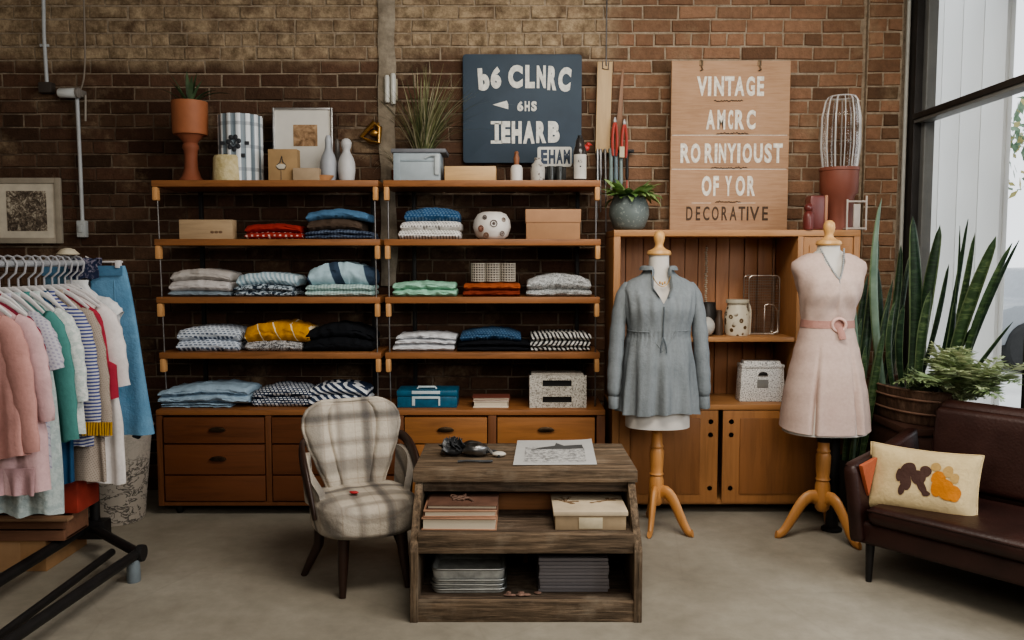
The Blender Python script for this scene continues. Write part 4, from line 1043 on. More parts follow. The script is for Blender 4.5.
# -- left bay, fourth shelf
DASH = dashes((0.100, 0.130, 0.200), (0.594, 0.648, 0.729), .026, .0165, .6, .42)
stack(Z4, [('lower folded white knit with navy flecks', 175.5, 239, 339, DASH, 1, .012), ('upper folded white knit with navy flecks', 176, 240, 326, dashes((0.100, 0.130, 0.200), (0.621, 0.675, 0.743), .024, .0155, .6, .42), 1, .024)])
stack(Z4, [('folded grey flecked knit under the mustard blanket', 243.5, 302.5, 340, blotch((0.080, 0.080, 0.090), (0.513, 0.513, 0.513), 60, .44, .54, 2), 1, .012),
           ('folded mustard yellow blanket with thin cream stripes', 243.5, 311, 322, stripe((0.550, 0.260, 0.020), (0.800, 0.675, 0.459), .085, 'X', .93, .02, 22, .02), 1, .03, dict(rough=2.0))])
stack(Z4, [('folded black jumper heaped at the right of the fourth shelf', 303.5, 374, 323, cloth((0.011, 0.012, 0.015)), 2, .05, dict(rough=1.6))])
# -- on the chest of drawers
ZK2 = ZC + .0008
DEN = cloth((0.310, 0.414, 0.506))
stack(ZK2, [('lower folded pale blue denim shirt on the chest of drawers', 160, 232, 401, DEN, 2, .006, dict(depth=.28)), ('upper folded pale blue denim shirt with a loose sleeve', 157, 250, 384.5, cloth((0.333, 0.448, 0.552)), 2, .024, dict(depth=.26, rough=2.0, skew=.008))], 4.31)
stack(ZK2, [('folded navy knit flecked with white on the chest of drawers', 250.5, 313.5, 385, dashes((0.675, 0.702, 0.729), (0.030, 0.045, 0.085), .021, .0135, .66, .5), 2, .03, dict(depth=.22, rough=1.4))], 4.33)
stack(ZK2, [('folded navy and white zebra striped top behind the plaid chair', 307.5, 369, 383, stripe((0.675, 0.702, 0.729), (0.030, 0.045, 0.085), .024, 'X', .5, .035, 58, .1), 2, .03, dict(depth=.22, rough=1.6))], 4.33)
# -- right bay
stack(Z2, [('folded white textured blanket under the dark blue knit', 397.5, 461, 221.5, dashes((0.200, 0.190, 0.190), (0.702, 0.689, 0.661), .016, .014, .45, .5, .001), 2, .006),
           ('folded dark blue speckled knit on the white blanket', 403, 460, 208, dashes((0.120, 0.200, 0.300), (0.030, 0.085, 0.180), .018, .013, .5, .5), 1, .024)])
cx, w, h = dims(472, 211, 511, 4.38, Z2); r = w / 2
t = thing('round_pot', 'round white ceramic pot with small dark motifs beside the cardboard shoe box', 'pot', (cx, 4.38 + r, Z2))
g = G('painted_glaze'); dd = g.noise(10, 3)
WG = g.done(g.ramp(dd, [(.3, (0.594, 0.567, 0.527)), (.7, (0.702, 0.675, 0.634))]), .4)
m = MB(); m.lathe([(0, 0), (r * .6, 0), (r * .85, h * .13), (r, h * .45), (r * .95, h * .7), (r * .75, h * .92), (r * .5, h), (r * .42, h * .97), (0, h * .93)], seg=36); m.build('pot_body', WG, t)
for qx, qz, q1, q2, cc_ in ((.12, .56, .17, .09, (0.100, 0.080, 0.070)), (-.55, .38, .15, .0, (0.200, 0.090, 0.060)), (-.28, .14, .13, .0, (0.160, 0.090, 0.060)), (-.35, .78, .1, .06, (0.120, 0.100, 0.090)), (.55, .2, .12, .05, (0.140, 0.110, 0.100)), (.62, .7, .1, .05, (0.200, 0.150, 0.120))):
    m = MB(); a_ = math.asin(qx); yy = -r * cos(a_) * (1.0 if .3 < qz < .7 else .93); c0 = Vector((qx * r, yy, h * qz))
    ux = Vector((cos(a_), sin(a_), 0))
    m.tube([c0 + (ux * cos(k) + Vector((0, 0, 1)) * sin(k)) * r * q1 for k in [2 * PI * j / 16 for j in range(16)]], .003, 6, closed=True)
    m.blob(c0, (r * (q2 or q1 * .8), .004, r * (q2 or q1 * .8)), 12); m.build('painted_motif', plain(cc_, .5), t)
cx, w, h = dims(525.5, 209, 581, 4.38, Z2)
CARD = plain((0.330, 0.185, 0.100), .85, var=.08); CARDD = plain((0.370, 0.210, 0.120), .85, var=.08)
t = thing('cardboard_box', 'closed brown cardboard shoe box on the second shelf under the navy sign', 'box', (cx, 4.385, Z2))
m = MB(); m.bx(-w / 2 + .004, w / 2 - .004, 0, .2, 0, h * .95, .002); m.build('box_body', CARD, t)
m = MB(); m.bx(-w / 2, w / 2, -.005, .205, h * .56, h, .003); m.build('lid', CARDD, t)
stack(Z3, [('folded mint green blanket on the third shelf', 391.5, 457, 281.5, cloth((0.299, 0.552, 0.414)), 2, .010, dict(rough=1.5))])
stack(Z3, [('lower folded dark rust red cloth under the woven canisters', 462, 521, 289.5, cloth((0.200, 0.040, 0.020)), 1, .002), ('upper folded orange rust cloth under the woven canisters', 462.5, 521, 283, cloth((0.330, 0.085, 0.030)), 1, .004)])
zt_ = ZA(283, YF + .06) + .006
for k, (a, b) in enumerate(((471, 485), (485.5, 500), (500.5, 515))):
    cx, w, h = dims(a, 263, b, 4.42, zt_); r = w / 2
    t = thing('woven_canister', ('grey woven canister on the rust cloth, the one nearest the mint blanket', 'grey woven canister in the middle of the row on the rust cloth', 'grey woven canister on the rust cloth, the one nearest the grey blanket')[k], 'canister', (cx, 4.43 + r, zt_), group='woven canisters on the rust cloth')
    m = MB(); m.lathe([(0, 0), (r, 0), (r, h), (r * .9, h), (r * .88, .01), (0, .01)], seg=24); m.build('canister_body', plain((0.075, 0.065, 0.055), .7), t)
    m = MB()
    for j in range(16): q = 2 * PI * j / 16; m.tube([(cos(q) * (r + .001), sin(q) * (r + .001), 0.001), (cos(q) * (r + .001), sin(q) * (r + .001), h)], .0022, 4)
    for j in range(8): z = .004 + (h - .008) * j / 7; m.tube([(cos(2 * PI * q / 24) * (r + .0015), sin(2 * PI * q / 24) * (r + .0015), z) for q in range(24)], .0026, 4, closed=True)
    m.build('weave', plain((0.414, 0.380, 0.322), .7), t)
stack(Z3, [('lower half folded grey woven blanket with a fleck', 525.5, 593, 289, blotch((0.170, 0.180, 0.180), (0.513, 0.527, 0.527), 70, .4, .58, 2), 1, .006), ('upper folded grey woven blanket with a fleck, right end of the third shelf', 526, 592, 274, blotch((0.200, 0.210, 0.210), (0.540, 0.553, 0.553), 70, .4, .58, 2), 1, .036, dict(rough=1.6))])
stack(Z4, [('lower folded white tee shirt on the fourth shelf', 391.5, 455, 343, cloth((0.608, 0.621, 0.648)), 1, .006), ('upper folded white tee shirt on the fourth shelf', 394, 456, 333, cloth((0.661, 0.675, 0.702)), 2, .012, dict(rough=1.5))])
stack(Z4, [('folded black trousers under the dark blue knit', 455.5, 530, 339, cloth((0.010, 0.011, 0.014)), 2, .014), ('folded dark blue speckled knit on the black trousers', 459, 522, 328.5, dashes((0.100, 0.170, 0.260), (0.025, 0.065, 0.130), .016, .013, .45, .45), 1, .026, dict(rough=1.5))])
ZZ = [stripe((0.020, 0.020, 0.024), (0.621, 0.621, 0.594), .020, 'X', .55, .035, a, .1) for a in (32, -35, 28)]
stack(Z4, [('lowest of three folded black and white zigzag knits', 529, 592, 346, ZZ[0], 1, .004), ('middle of three folded black and white zigzag knits', 529.5, 592, 339.5, ZZ[1], 1, .006), ('topmost of three folded black and white zigzag knits', 530, 592, 332, ZZ[2], 1, .010)])
# blue tin
cx, w, h = dims(397, 389.5, 457, 4.31, ZK2)
t = thing('blue_tin_box', 'blue tin box with a pale label and handle on the chest of drawers', 'box', (cx, 4.31, ZK2))
BL = plain((.018, .095, .16), .4, var=.25, scale=30)
m = MB(); m.bx(-w / 2, w / 2, 0, .17, 0, h * .62, .006); m.build('box_body', BL, t)
m = MB(); m.bx(-w / 2 - .002, w / 2 + .002, -.003, .173, h * .64, h * .95, .006); m.build('lid', BL, t)
PL = plain((0.486, 0.567, 0.581), .5, var=.2)
m = MB(); m.bx(-w * .25, w * .22, -.005, -.001, h * .5, h * .63, .001); m.bx(-w * .25, -w * .2, -.005, -.001, h * .12, h * .5, .001); m.bx(w * .19, w * .22, -.005, -.001, h * .12, h * .5, .001); m.bx(-w * .25, w * .22, -.006, -.003, h * .76, h * .93, .001); m.build('label', PL, t)
m = MB(); m.tube([(-w * .18, .06, h * .94), (-w * .16, .06, h * 1.05), (w * .12, .06, h * 1.05), (w * .14, .06, h * .94)], .006, 8); m.build('handle', PL, t)
# small books
cx, w, h = dims(473, 398, 508.5, 4.31, ZK2)
def book(name, label, cx, Y, z, w, d, h, cover, pages, rot=0, cat='book', group=None):
    t = thing(name, label, cat, (cx, Y, z), rot, group)
    e = .006
    m = MB(); m.bx(-w / 2, w / 2, 0, d, 0, min(.005, h * .2), .0015); m.bx(-w / 2, w / 2, 0, d, h - min(.005, h * .2), h, .0015); m.bx(-w / 2, w / 2, d - .006, d, 0, h, .002); m.build('cover', cover, t)
    m = MB(); m.bx(-w / 2 + e, w / 2 - e, e, d - .006, min(.005, h * .2), h - min(.005, h * .2), 0); m.build('pages', pages, t)
    return t
g = G('page_edges'); PAG = g.done(g.ramp(g.wave(150, 'Z', 1), [(.2, (0.437, 0.368, 0.276)), (.8, (0.648, 0.581, 0.459))]), .8)
book('book', 'cream book lying under the reddish one on the chest of drawers', cx, 4.31, ZK2, w, .13, h * .72, plain((0.608, 0.540, 0.446), .7), PAG)
book('book', 'thin reddish brown book lying on the cream one, chest of drawers', cx + .003, 4.315, ZK2 + h * .72 + .0008, w * 1.07, .125, h * .3, plain((0.150, 0.045, 0.030), .6), PAG, R(1.5))
g = G('written_paper'); 
# carved crates
g = G('carved_white'); n = g.noise(75, 3, .6, dist=2.0); g.bump(n, .6, .01)
CARV = g.done(g.ramp(n, [(.40, (0.190, 0.175, 0.150)), (.5, (0.540, 0.513, 0.459)), (.65, (0.621, 0.594, 0.540))]), .75)
z = ZK2
for k, (y0, yb) in enumerate(((392, 409), (375.5, 392))):
    cx, w, h = dims(529.5, y0, 586.5, 4.31, z)
    t = thing('carved_box', ('lower carved whitewashed box with a dark slot', 'upper carved whitewashed box with a dark slot, stacked on its twin')[k], 'box', (cx, 4.31, z), R((.0, .4)[k]))
    m = MB()
    for a in ((-w / 2, -w * .27, 0, .014, 0, h), (w * .24, w / 2, 0, .014, 0, h), (-w * .27, w * .24, 0, .014, 0, h * .32), (-w * .27, w * .24, 0, .014, h * .7, h)): m.bx(*a, .0)
    m.bx(-w / 2, -w / 2 + .012, .014, .2, 0, h, 0); m.bx(w / 2 - .012, w / 2, .014, .2, 0, h, 0); m.bx(-w / 2, w / 2, .19, .2, 0, h, 0); m.bx(-w / 2, w / 2, .01, .2, h - .008, h, 0); m.bx(-w / 2, w / 2, .01, .2, 0, .008, 0)
    m.build('box_body', CARV, t, smooth=0)
    m = MB(); m.bx(-w * .28, w * .25, .02, .03, .01, h - .012, 0); m.build('drawer_front', BLACK, t, smooth=0)
    z += h + .001
# ================================================================ mannequins
FORM = plain((.52, .49, .45), .75, var=.05)
def wrap(prof, z0, ztop, nu=72, nv=30, fold=None, off=0.0):
    """loft of ellipses: prof z -> (half width, half depth, y shift); ztop(theta) upper edge; z0(theta) or number lower edge"""
    def f(u, v):
        th = 2 * PI * u; zb = z0(th) if callable(z0) else z0; zt = ztop(th) if callable(ztop) else ztop
        z = zb + (zt - zb) * v; hw, hd, ys = lerp_prof(prof, z)
        c, s = sin(th), -cos(th)                      # theta 0 = front (-y)
        p = 2.3; k = (abs(c) ** p + abs(s) ** p) ** (-1 / p)
        fo = fold(th, z) if fold else 0
        return Vector((c * k * (hw + off + fo), s * k * (hd + off + fo) + ys, z))
    return f, nu, nv
def ang(th): return abs((th + PI) % (2 * PI) - PI)
BODY = [(.52, .175, .13, 0), (.60, .178, .132, 0), (.72, .175, .13, .005), (.85, .155, .112, 0), (.98, .128, .098, 0), (1.05, .134, .10, -.005), (1.13, .152, .115, -.012), (1.18, .16, .108, -.008),
        (1.225, .172, .085, 0), (1.25, .165, .07, .004), (1.27, .13, .06, .006), (1.285, .085, .054, .008), (1.30, .058, .052, .01), (1.33, .05, .05, .01), (1.40, .048, .048, .008)]
CAPW = wood((.52, .30, .12), .75, 'Z', 1, .35); POLEW = wood((.42, .2, .07), .72, 'Z', 1, .38)
BODY1 = [(.52, .158, .118, 0), (.60, .158, .118, 0), (.72, .152, .114, .003), (.85, .142, .104, 0)] + [(z, a - .012 * smoothstep(1.1, 1.18, z) * (1 - smoothstep(1.27, 1.30, z)), b - .012 * smoothstep(1.1, 1.2, z) * (1 - smoothstep(1.27, 1.30, z)), c) for z, a, b, c in BODY if z > .9]
def mannequin(label, x, y, dz, legs, prof, ntop=1.40, pole_mats=POLEW, zlo=.52):
    t = thing('mannequin', label, 'mannequin', (x, y, 0))
    m = MB(); f, nu, nv = wrap(prof, zlo, ntop); M = Matrix.Translation((0, 0, dz))
    m.sheet(f, 60, 40, closed_u=True, M=M)
    m.sheet(lambda u, v: f(u, 0) * (1 - v) + Vector((0, 0, zlo - .005)) * v, 60, 3, closed_u=True, M=M)
    m.sheet(lambda u, v: f(u, 1) * (1 - v) + Vector((0, .008, ntop + .005)) * v, 60, 2, closed_u=True, M=M)
    m.build('torso', FORM, t, smooth=80)
    z = ntop + dz
    m = MB(); m.lathe([(0, z), (.056, z), (.060, z + .008), (.055, z + .022), (.034, z + .03), (.022, z + .04), (.019, z + .052), (.024, z + .066), (.028, z + .085), (.025, z + .105), (.014, z + .118), (0, z + .121)], (0, .008, 0), 28); m.build('neck_cap', CAPW, t)
    m = MB(); zt = zlo + .01 + dz
    m.lathe([(0, .125), (.02, .125), (.034, .14), (.038, .19), (.036, .255), (.030, .275), (.036, .285), (.030, .295), (.034, .33), (.036, .40), (.029, .415), (.034, .425), (.028, .435), (.027, .47), (.025, zt), (0, zt)], seg=24); m.build('pole', pole_mats, t)
    for a, L in legs:
        m = MB(); ca, sa = cos(R(a)), sin(R(a))
        pts = bez([(ca * .02, sa * .02, .19), (ca * .42 * L, sa * .42 * L, .25), (ca * L * .62, sa * L * .62, .10), (ca * L * .82, sa * L * .82, .0), (ca * L, sa * L, .02)], 14)
        m.tube(pts, [.034 - .015 * i / 14 for i in range(15)], 12, flat=(.6, 1), up=(-sa, ca, 0.001)); m.build('leg', POLEW, t)
    return t
DB_P = [(.49, .208, .165, 0), (.60, .199, .158, 0), (.71, .186, .147, 0), (.80, .168, .135, 0), (.90, .146, .119, 0), (.98, .126, .104, 0), (1.03, .115, .096, 0), (1.06, .112, .094, 0), (1.10, .117, .099, -.005), (1.16, .132, .120, -.014), (1.205, .148, .116, -.010),
        (1.25, .170, .092, .0), (1.27, .168, .078, .004), (1.29, .133, .066, .006), (1.305, .088, .058, .008), (1.32, .06, .055, .01)]
def zst(z): return z if z < 1.06 else 1.06 + (z - 1.06) * 1.28
DB_P = [(zst(z), a, b, c) for z, a, b, c in DB_P]
BODY2 = [(z, max(.05, a - .010), max(.045, b - .010), c) for z, a, b, c in DB_P if z < 1.36] + [(1.385, .058, .052, .01), (1.40, .05, .05, .01), (1.445, .047, .047, .008)]
M1 = (.722, 4.03); M2 = (1.515, 3.93)
mannequin('white dress form on a wooden tripod, wearing the grey blue blouse', M1[0], M1[1], -.028, [(-112, .15), (-38, .2), (92, .2)], BODY1, zlo=.555)
BLKP = BLACK
t2 = mannequin('white dress form on a wooden tripod beside the sofa, wearing the pink dress', M2[0], M2[1], 0, [(188, .235), (-62, .225), (60, .2)], BODY2, 1.418)
m = MB(); m.lathe([(0, .47), (.034, .47), (.034, .55), (0, .55)], seg=20); m.build('pole_collar', BLACK, t2)
# black stand behind the second mannequin
t = thing('black_stand', 'straight black metal stand with a flat foot just behind the pink dress pole', 'stand', (1.60, 4.02, 0))
m = MB(); m.lathe([(0, .01), (.03, .01), (.03, .62), (0, .62)], seg=20); m.build('pole', BLACK, t)
m = MB(); m.lathe([(0, 0), (.05, 0), (.05, .012), (.035, .02), (0, .02)], seg=24); m.build('base', BLACK, t)

# ---- blouse
g = G('chambray'); n = g.noise(5, 4); s_ = g.noise(3.0, 5, .7, g.mp((16, 16, 1.6)))
col = g.ramp(g.math('ADD', g.math('MULTIPLY', n, .5), g.math('MULTIPLY', s_, .5)), [(.3, (.150, .170, .182)), (.7, (.245, .268, .282))])
CHAM = fabric_base(g, col, bump=.3)
BL_P = [(.55, .192, .152, 0), (.70, .184, .147, 0), (.85, .172, .136, 0), (.97, .155, .120, 0), (1.0, .147, .113, -.003), (1.03, .150, .116, -.006), (1.13, .164, .128, -.014), (1.19, .172, .118, -.008),
        (1.225, .178, .096, 0), (1.25, .168, .08, .004), (1.272, .136, .07, .006), (1.29, .095, .062, .008), (1.31, .072, .06, .01), (1.34, .066, .06, .012)]
def bl_top(th):
    a = ang(th); v = max(0, 1 - a / .42); return 1.325 - .165 * v ** .8
def bl_bot(th): return .622 + .006 * cos(2 * th) + .006 * sin(3 * th)
def bl_fold(th, z):
    k = smoothstep(1.0, .62, z); up = smoothstep(1.02, 1.12, z) * (1 - smoothstep(1.15, 1.27, z))
    gth = max(0, 1 - abs(z - 1.0) / .05)
    return k * (.014 * sin(11 * th + .6) + .006 * sin(19 * th + 1.3)) + (up * .004 + smoothstep(1.04, .97, z) * .002) * sin(17 * th + 2 * nz(cos(th), sin(th), z * 3)) + gth * .004 * sin(46 * th) + .003 * nz(cos(th) * 3, sin(th) * 3, z * 6)
t = thing('blouse', 'long sleeved grey blue gathered blouse with an open collar on the wooden tripod form', 'blouse', (M1[0], M1[1], -.020))
m = MB(); f, _, _ = wrap(BL_P, bl_bot, bl_top, fold=bl_fold, off=.004); m.sheet(f, 144, 60, closed_u=True, thick=.002)
m.build('bodice', CHAM, t, smooth=80)
for sg in (-1, 1):
    m = MB(); rr = random.Random(7 + sg)
    pts = bez([(sg * .140, .004, 1.235), (sg * .190, .0, 1.235), (sg * .204, -.005, 1.08), (sg * .206, -.015, .92), (sg * .222, -.03, .80), (sg * .222, -.04, .70)], 22)
    rad = [.040 + .006 * sin(PI * i / 22) + .0022 * sin(i * 1.9) for i in range(23)]; rad[0] = .034; rad[-1] = .032; rad[-2] = .038
    m.tube(pts, rad, 20, flat=(.95, .82)); m.build('sleeve', CHAM, t, smooth=80)
    m = MB(); e, e2 = pts[-1], pts[-1] + Vector((0, -.008, -.055)); m.tube([e + Vector((0, 0, .012)), e, e2, e2 + Vector((0, 0, -.002))], [.030, .034, .035, .031], 18, flat=(.9, .8)); m.build('cuff', CHAM, t, smooth=60)
    m = MB()
    def col_(u, v, sg=sg):
        th = sg * (.10 + u * 3.04); z = bl_top(th); a = f((th / (2 * PI)) % 1, 1.0); hgt = .017 * smoothstep(0, .22, u)
        rad = Vector((a.x, a.y - .01, 0)); rad.normalize()
        prof_c = ((-.002, -.006), (.002, .6), (.006, 1.0), (.014, .75), (.020, .1), (.022, -.35))
        i = v * 5; q = int(min(i, 4)); w = i - q; o1 = prof_c[q][0] * (1 - w) + prof_c[q + 1][0] * w; o2 = prof_c[q][1] * (1 - w) + prof_c[q + 1][1] * w
        return a + rad * o1 + Vector((0, 0, hgt * o2))
    m.sheet(col_, 24, 10, thick=.0015); m.build('collar', CHAM, t, smooth=80)
m = MB(); DKL = plain((.09, .105, .115), .8)
m.tube([f(0.0, v) + Vector((.0, -.003, 0)) for v in [1 - .012 * k for k in range(2, 28)]], .0035, 6); m.build('placket', DKL, t)
m = MB()
for sg in (-.25, .3): m.tube(bez([f(.0, .70) + Vector((0, -.008, 0)), f(.0, .66) + Vector((sg * .03, -.02, 0)), f(.0, .60) + Vector((sg * .06, -.012, 0)), f(.0, .56) + Vector((sg * .05, -.012, 0))], 10), .0035, 6)
m.build('tie_cord', DKL, t)
m = MB(); m.tube([f(th / 6.2832 % 1, .575) * 1.0 + Vector((0, 0, .0)) for th in [2 * PI * k / 60 for k in range(60)]], .003, 6, closed=True); m.build('waist_seam', CHAM, t)
# fine necklace in the blouse neck
m = MB(); m.tube(bez([(-.05, -.045, 1.30), (-.035, -.1, 1.22), (0, -.115, 1.20), (.035, -.1, 1.22), (.05, -.045, 1.30)], 20), .0022, 6)
for k in (-.012, .0, .012): m.blob((k, -.092, 1.236 + abs(k) * .4), (.005, .004, .008), 8)
tag(m.build('pendant_necklace', GOLD, loc=(M1[0], M1[1], 0)), 'fine gold necklace at the open collar of the blouse', 'necklace')

# ---- dress
g = G('pink_linen'); n = g.noise(4, 4)
DRESS = fabric_base(g, g.ramp(n, [(.3, (.47, .345, .30)), (.7, (.57, .44, .385))]), bump=.15)
def db_top(th):
    a = ang(th); v = max(0, 1 - a / .42); b = max(0, 1 - ang(th + PI) / .5); return zst(1.305) - .12 * v - .02 * b
def db_bot(th): return .543 - .012 * cos(th)
def db_fold(th, z):
    k = smoothstep(1.02, .55, z); a = (th + PI) % (2 * PI) - PI
    pl = 0
    for c in (-.52, .50): pl += -.024 * math.exp(-((a - c) / .045) ** 2) + .010 * math.exp(-((a - c - .12) / .08) ** 2)
    up = smoothstep(1.06, 1.11, z) * (1 - smoothstep(1.2, 1.31, z))
    return k * pl + up * .004 * sin(a * 9 + z * 40 * (1 if a > 0 else -1)) + .0015 * nz(a * 2, z * 5, 1)
t = thing('dress', 'sleeveless pale pink dress with a pleated skirt on the form beside the sofa', 'dress', (M2[0], M2[1], 0))
m = MB(); fd, _, _ = wrap(DB_P, db_bot, db_top, fold=db_fold, off=.007); m.sheet(lambda u, v: fd(u, v) + Vector((0, 0, .006 * v)), 1, 1) if False else m.sheet(lambda u, v: fd(u, v) + Vector((0, 0, .007 * smoothstep(.8, .95, v))), 160, 60, closed_u=True, thick=.002); m.build('dress_body', DRESS, t, smooth=80)
PINKB = cloth((.42, .23, .195))
m = MB(); fb, _, _ = wrap(DB_P, 1.028, 1.064, off=.009); m.sheet(fb, 72, 4, closed_u=True, thick=.003); b_ = m.build('belt', PINKB, t, smooth=60)
m = MB(); cxb = .014; m.tube([(cxb + .030 * cos(a), -.108 - .004 * cos(a), 1.045 + .030 * sin(a)) for a in [2 * PI * k / 28 for k in range(28)]], .0075, 10, closed=True); m.build('buckle', plain((.55, .36, .31), .4), b_)
m = MB(); m.tube(bez([(cxb, -.108, 1.035), (cxb + .008, -.122, 1.01), (cxb + .012, -.125, .99), (cxb + .012, -.128, .98)], 8), .016, 8, flat=(.35, 1)); m.build('belt_end', PINKB, b_)
m = MB(); zl = 1.015
def nk(u):
    q = abs((u - .5) * 2); x = (1 if u > .5 else -1) * .056 * q ** .8; z = 1.262 + .142 * q ** 1.15
    hw, hd, ys = lerp_prof(DB_P, z); hd += .011; hw += .011
    return Vector((x, -hd * max(0, 1 - (abs(x) / hw) ** 2.3) ** (1 / 2.3) + ys - .003, z))
for k in range(34): m.blob(nk((k + .5) / 34), (.0054, .0054, .0054), 8)
m.tube(bez([nk(.5) + Vector((0, -.002, 0)), nk(.5) + Vector((.002, -.003, -.025)), nk(.5) + Vector((0, -.003, -.045))], 4), .003, 6)
tag(m.build('bead_necklace', ceramic((.30, .31, .31), .3), loc=(M2[0], M2[1], 0)), 'pale grey bead necklace with a drop, over the pink dress', 'necklace')

# ================================================================ plaid chair
def tartan(ky):
  g = G('tartan_wool'); s = g.sep(); 
  def band(sock, off, per, stops): return g.ramp(g.math('FRACT', g.math('DIVIDE', g.math('ADD', sock, off), per)), stops)
  K = [(0, 1.0), (.08, .96), (.13, .45), (.17, .42), (.23, .86), (.40, .97), (.47, .68), (.57, .64), (.64, .96), (.76, 1.0), (.8, .74), (.84, .74), (.9, 1.0), (1, 1.0)]
  zz = g.math('SUBTRACT', s[2], g.math('MULTIPLY', s[1], ky))
  b1 = band(s[0], 10.075, .36, K); b2 = band(zz, 10.28, .33, K)
  c = g.mix(1.0, (.56, .50, .42), b1, 'MULTIPLY'); c = g.mix(1.0, c, b2, 'MULTIPLY')
  gy = g.mix(g.math('MULTIPLY', g.math('SUBTRACT', 1.0, g.math('MULTIPLY', b1, b2)), .55), c, (.12, .115, .12))
  for sk, off, per in ((s[0], 10.0, .072), (zz, 10.01, .08)):
    gy = g.mix(g.ramp(g.math('FRACT', g.math('DIVIDE', g.math('ADD', sk, off), per)), [(0, .2), (.05, .2), (.08, 0.0)]), gy, (.2, .13, .085))
  return fabric_base(g, gy, bump=.35)
PLAID = tartan(1.0); PLAIDB = tartan(0.0)
DKW = wood((.035, .019, .014), .6, 'Z', 1, .35)
CP = Vector((-.632, 3.42, 0)); CA = R(24)
t = thing('armchair', 'small plaid upholstered armchair with dark wooden legs beside the rustic bench', 'armchair', CP, CA)
# seat (front = -y)
m = MB()
def seat(u, v):
    th = 2 * PI * u; c_, s_ = cos(th), sin(th)
    p = 2.7; k = (abs(c_) ** p + abs(s_) ** p) ** (-1 / p); rx, ry = .218, .225
    pr = [(0, .245, .0), (.93, .235, 0), (.99, .25, 0), (1.0, .29, 0), (1.0, .315, 0), (.97, .345, 0), (.88, .365, 0), (.5, .378, 0), (0, .382, 0)]
    i = v * (len(pr) - 1); a = int(min(i, len(pr) - 2)); q = i - a
    r = pr[a][0] * (1 - q) + pr[a + 1][0] * q; z = pr[a][1] * (1 - q) + pr[a + 1][1] * q
    dim = -.006 * sum(math.exp(-((r * k * c_ * rx - x0) ** 2 + (r * k * s_ * ry - y0) ** 2) / .0015) for x0, y0 in ((0, 0), (-.09, .02), (.09, .02), (0, .1), (-.06, -.09), (.07, -.08))) if z > .33 else 0
    return Vector((r * k * c_ * rx, r * k * s_ * ry - .01, z + dim + .004 * nz(c_ * 2 * r, s_ * 2 * r, z * 3)))
m.sheet(seat, 56, 32, closed_u=True); m.build('seat', PLAID, t, smooth=80)
# back
hwp = [(.30, .105, 0, 0), (.38, .128, 0, 0), (.47, .165, 0, 0), (.55, .197, 0, 0), (.62, .214, 0, 0), (.66, .210, 0, 0), (.69, .194, 0, 0), (.712, .165, 0, 0), (.728, .12, 0, 0), (.735, .06, 0, 0), (.738, .01, 0, 0)]
def backf(front):
    def f(u, v):
        z = .30 + .426 * (1 - (1 - v) ** 1.35); hw = lerp_prof(hwp, z)[0]; q = (u - .5) * 2
        x = hw * q; y = .175 + .055 * v * 1.7 - .055 * q * q * (1 - .25 * v)
        edge = max(0, 1 - (abs(q)) ** 6) * max(0, 1 - v ** 14) * min(1, v * 12 + .3)
        if front: y -= (.055 * edge ** .6) * (1 + .0 * q) - .014 * (math.exp(-((abs(q) - .5) / .025) ** 2)) * edge + 0
        else: y += .028 * edge
        return Vector((x, y, z))
    return f
m = MB(); m.sheet(backf(True), 48, 40); m.sheet(backf(False), 24, 40); bk = m.build('backrest', PLAIDB, t, smooth=80)
m = MB(); e = [backf(False)(0, k / 20) for k in range(21)] + [backf(False)(1, 1 - k / 20) for k in range(21)]; m.tube(e, .009, 8); m.build('piping', PLAIDB, bk, smooth=80)
for sg in (-1, 1):
    m = MB(); pts = bez([(sg * .205, .20, .56), (sg * .245, .14, .57), (sg * .246, .02, .50), (sg * .238, -.06, .44), (sg * .222, -.09, .30)], 16)
    m.tube(pts, [.014 + .012 * sin(PI * i / 16) for i in range(17)], 10, flat=(.6, 1.3), up=(1, 0, .001)); a_ = m.build('arm', DKW, t, smooth=60)
    m = MB(); m.sheet(lambda u, v, sg=sg: Vector((sg * (.185 + .035 * sin(PI * u) + .012 * v + .02 * (1 - u)), .17 - .22 * u, .33 + v * (.19 - .13 * u * u))), 12, 8, thick=.03); m.build('side_pad', PLAID, a_, smooth=80)
for x, y, sx_, sy_ in ((-.125, -.165, -.01, -.025), (.125, -.165, .012, -.025), (-.175, .085, -.06, .03), (.175, .105, .05, .05)):
    m = MB(); m.tube([(x * .95, y * .95, .25), (x, y, .14), (x + sx_, y + sy_, 0)], [.025, .022, .014], 12); m.build('leg', DKW, t)
m = MB(); m.blob((0, 0, .006), (.018, .012, .006), 10, fn=lambda v: 1 + .2 * nz(v.x * 2, v.y * 2, 0)); m.tube([(-.02, .005, .006), (-.01, 0, .008)], .004, 6)
tag(m.build('red_ribbon', plain((.4, .03, .035), .6), loc=(CP.x - .02, CP.y - .085, .383)), 'small red scrap of ribbon lying on the plaid seat', 'ribbon')

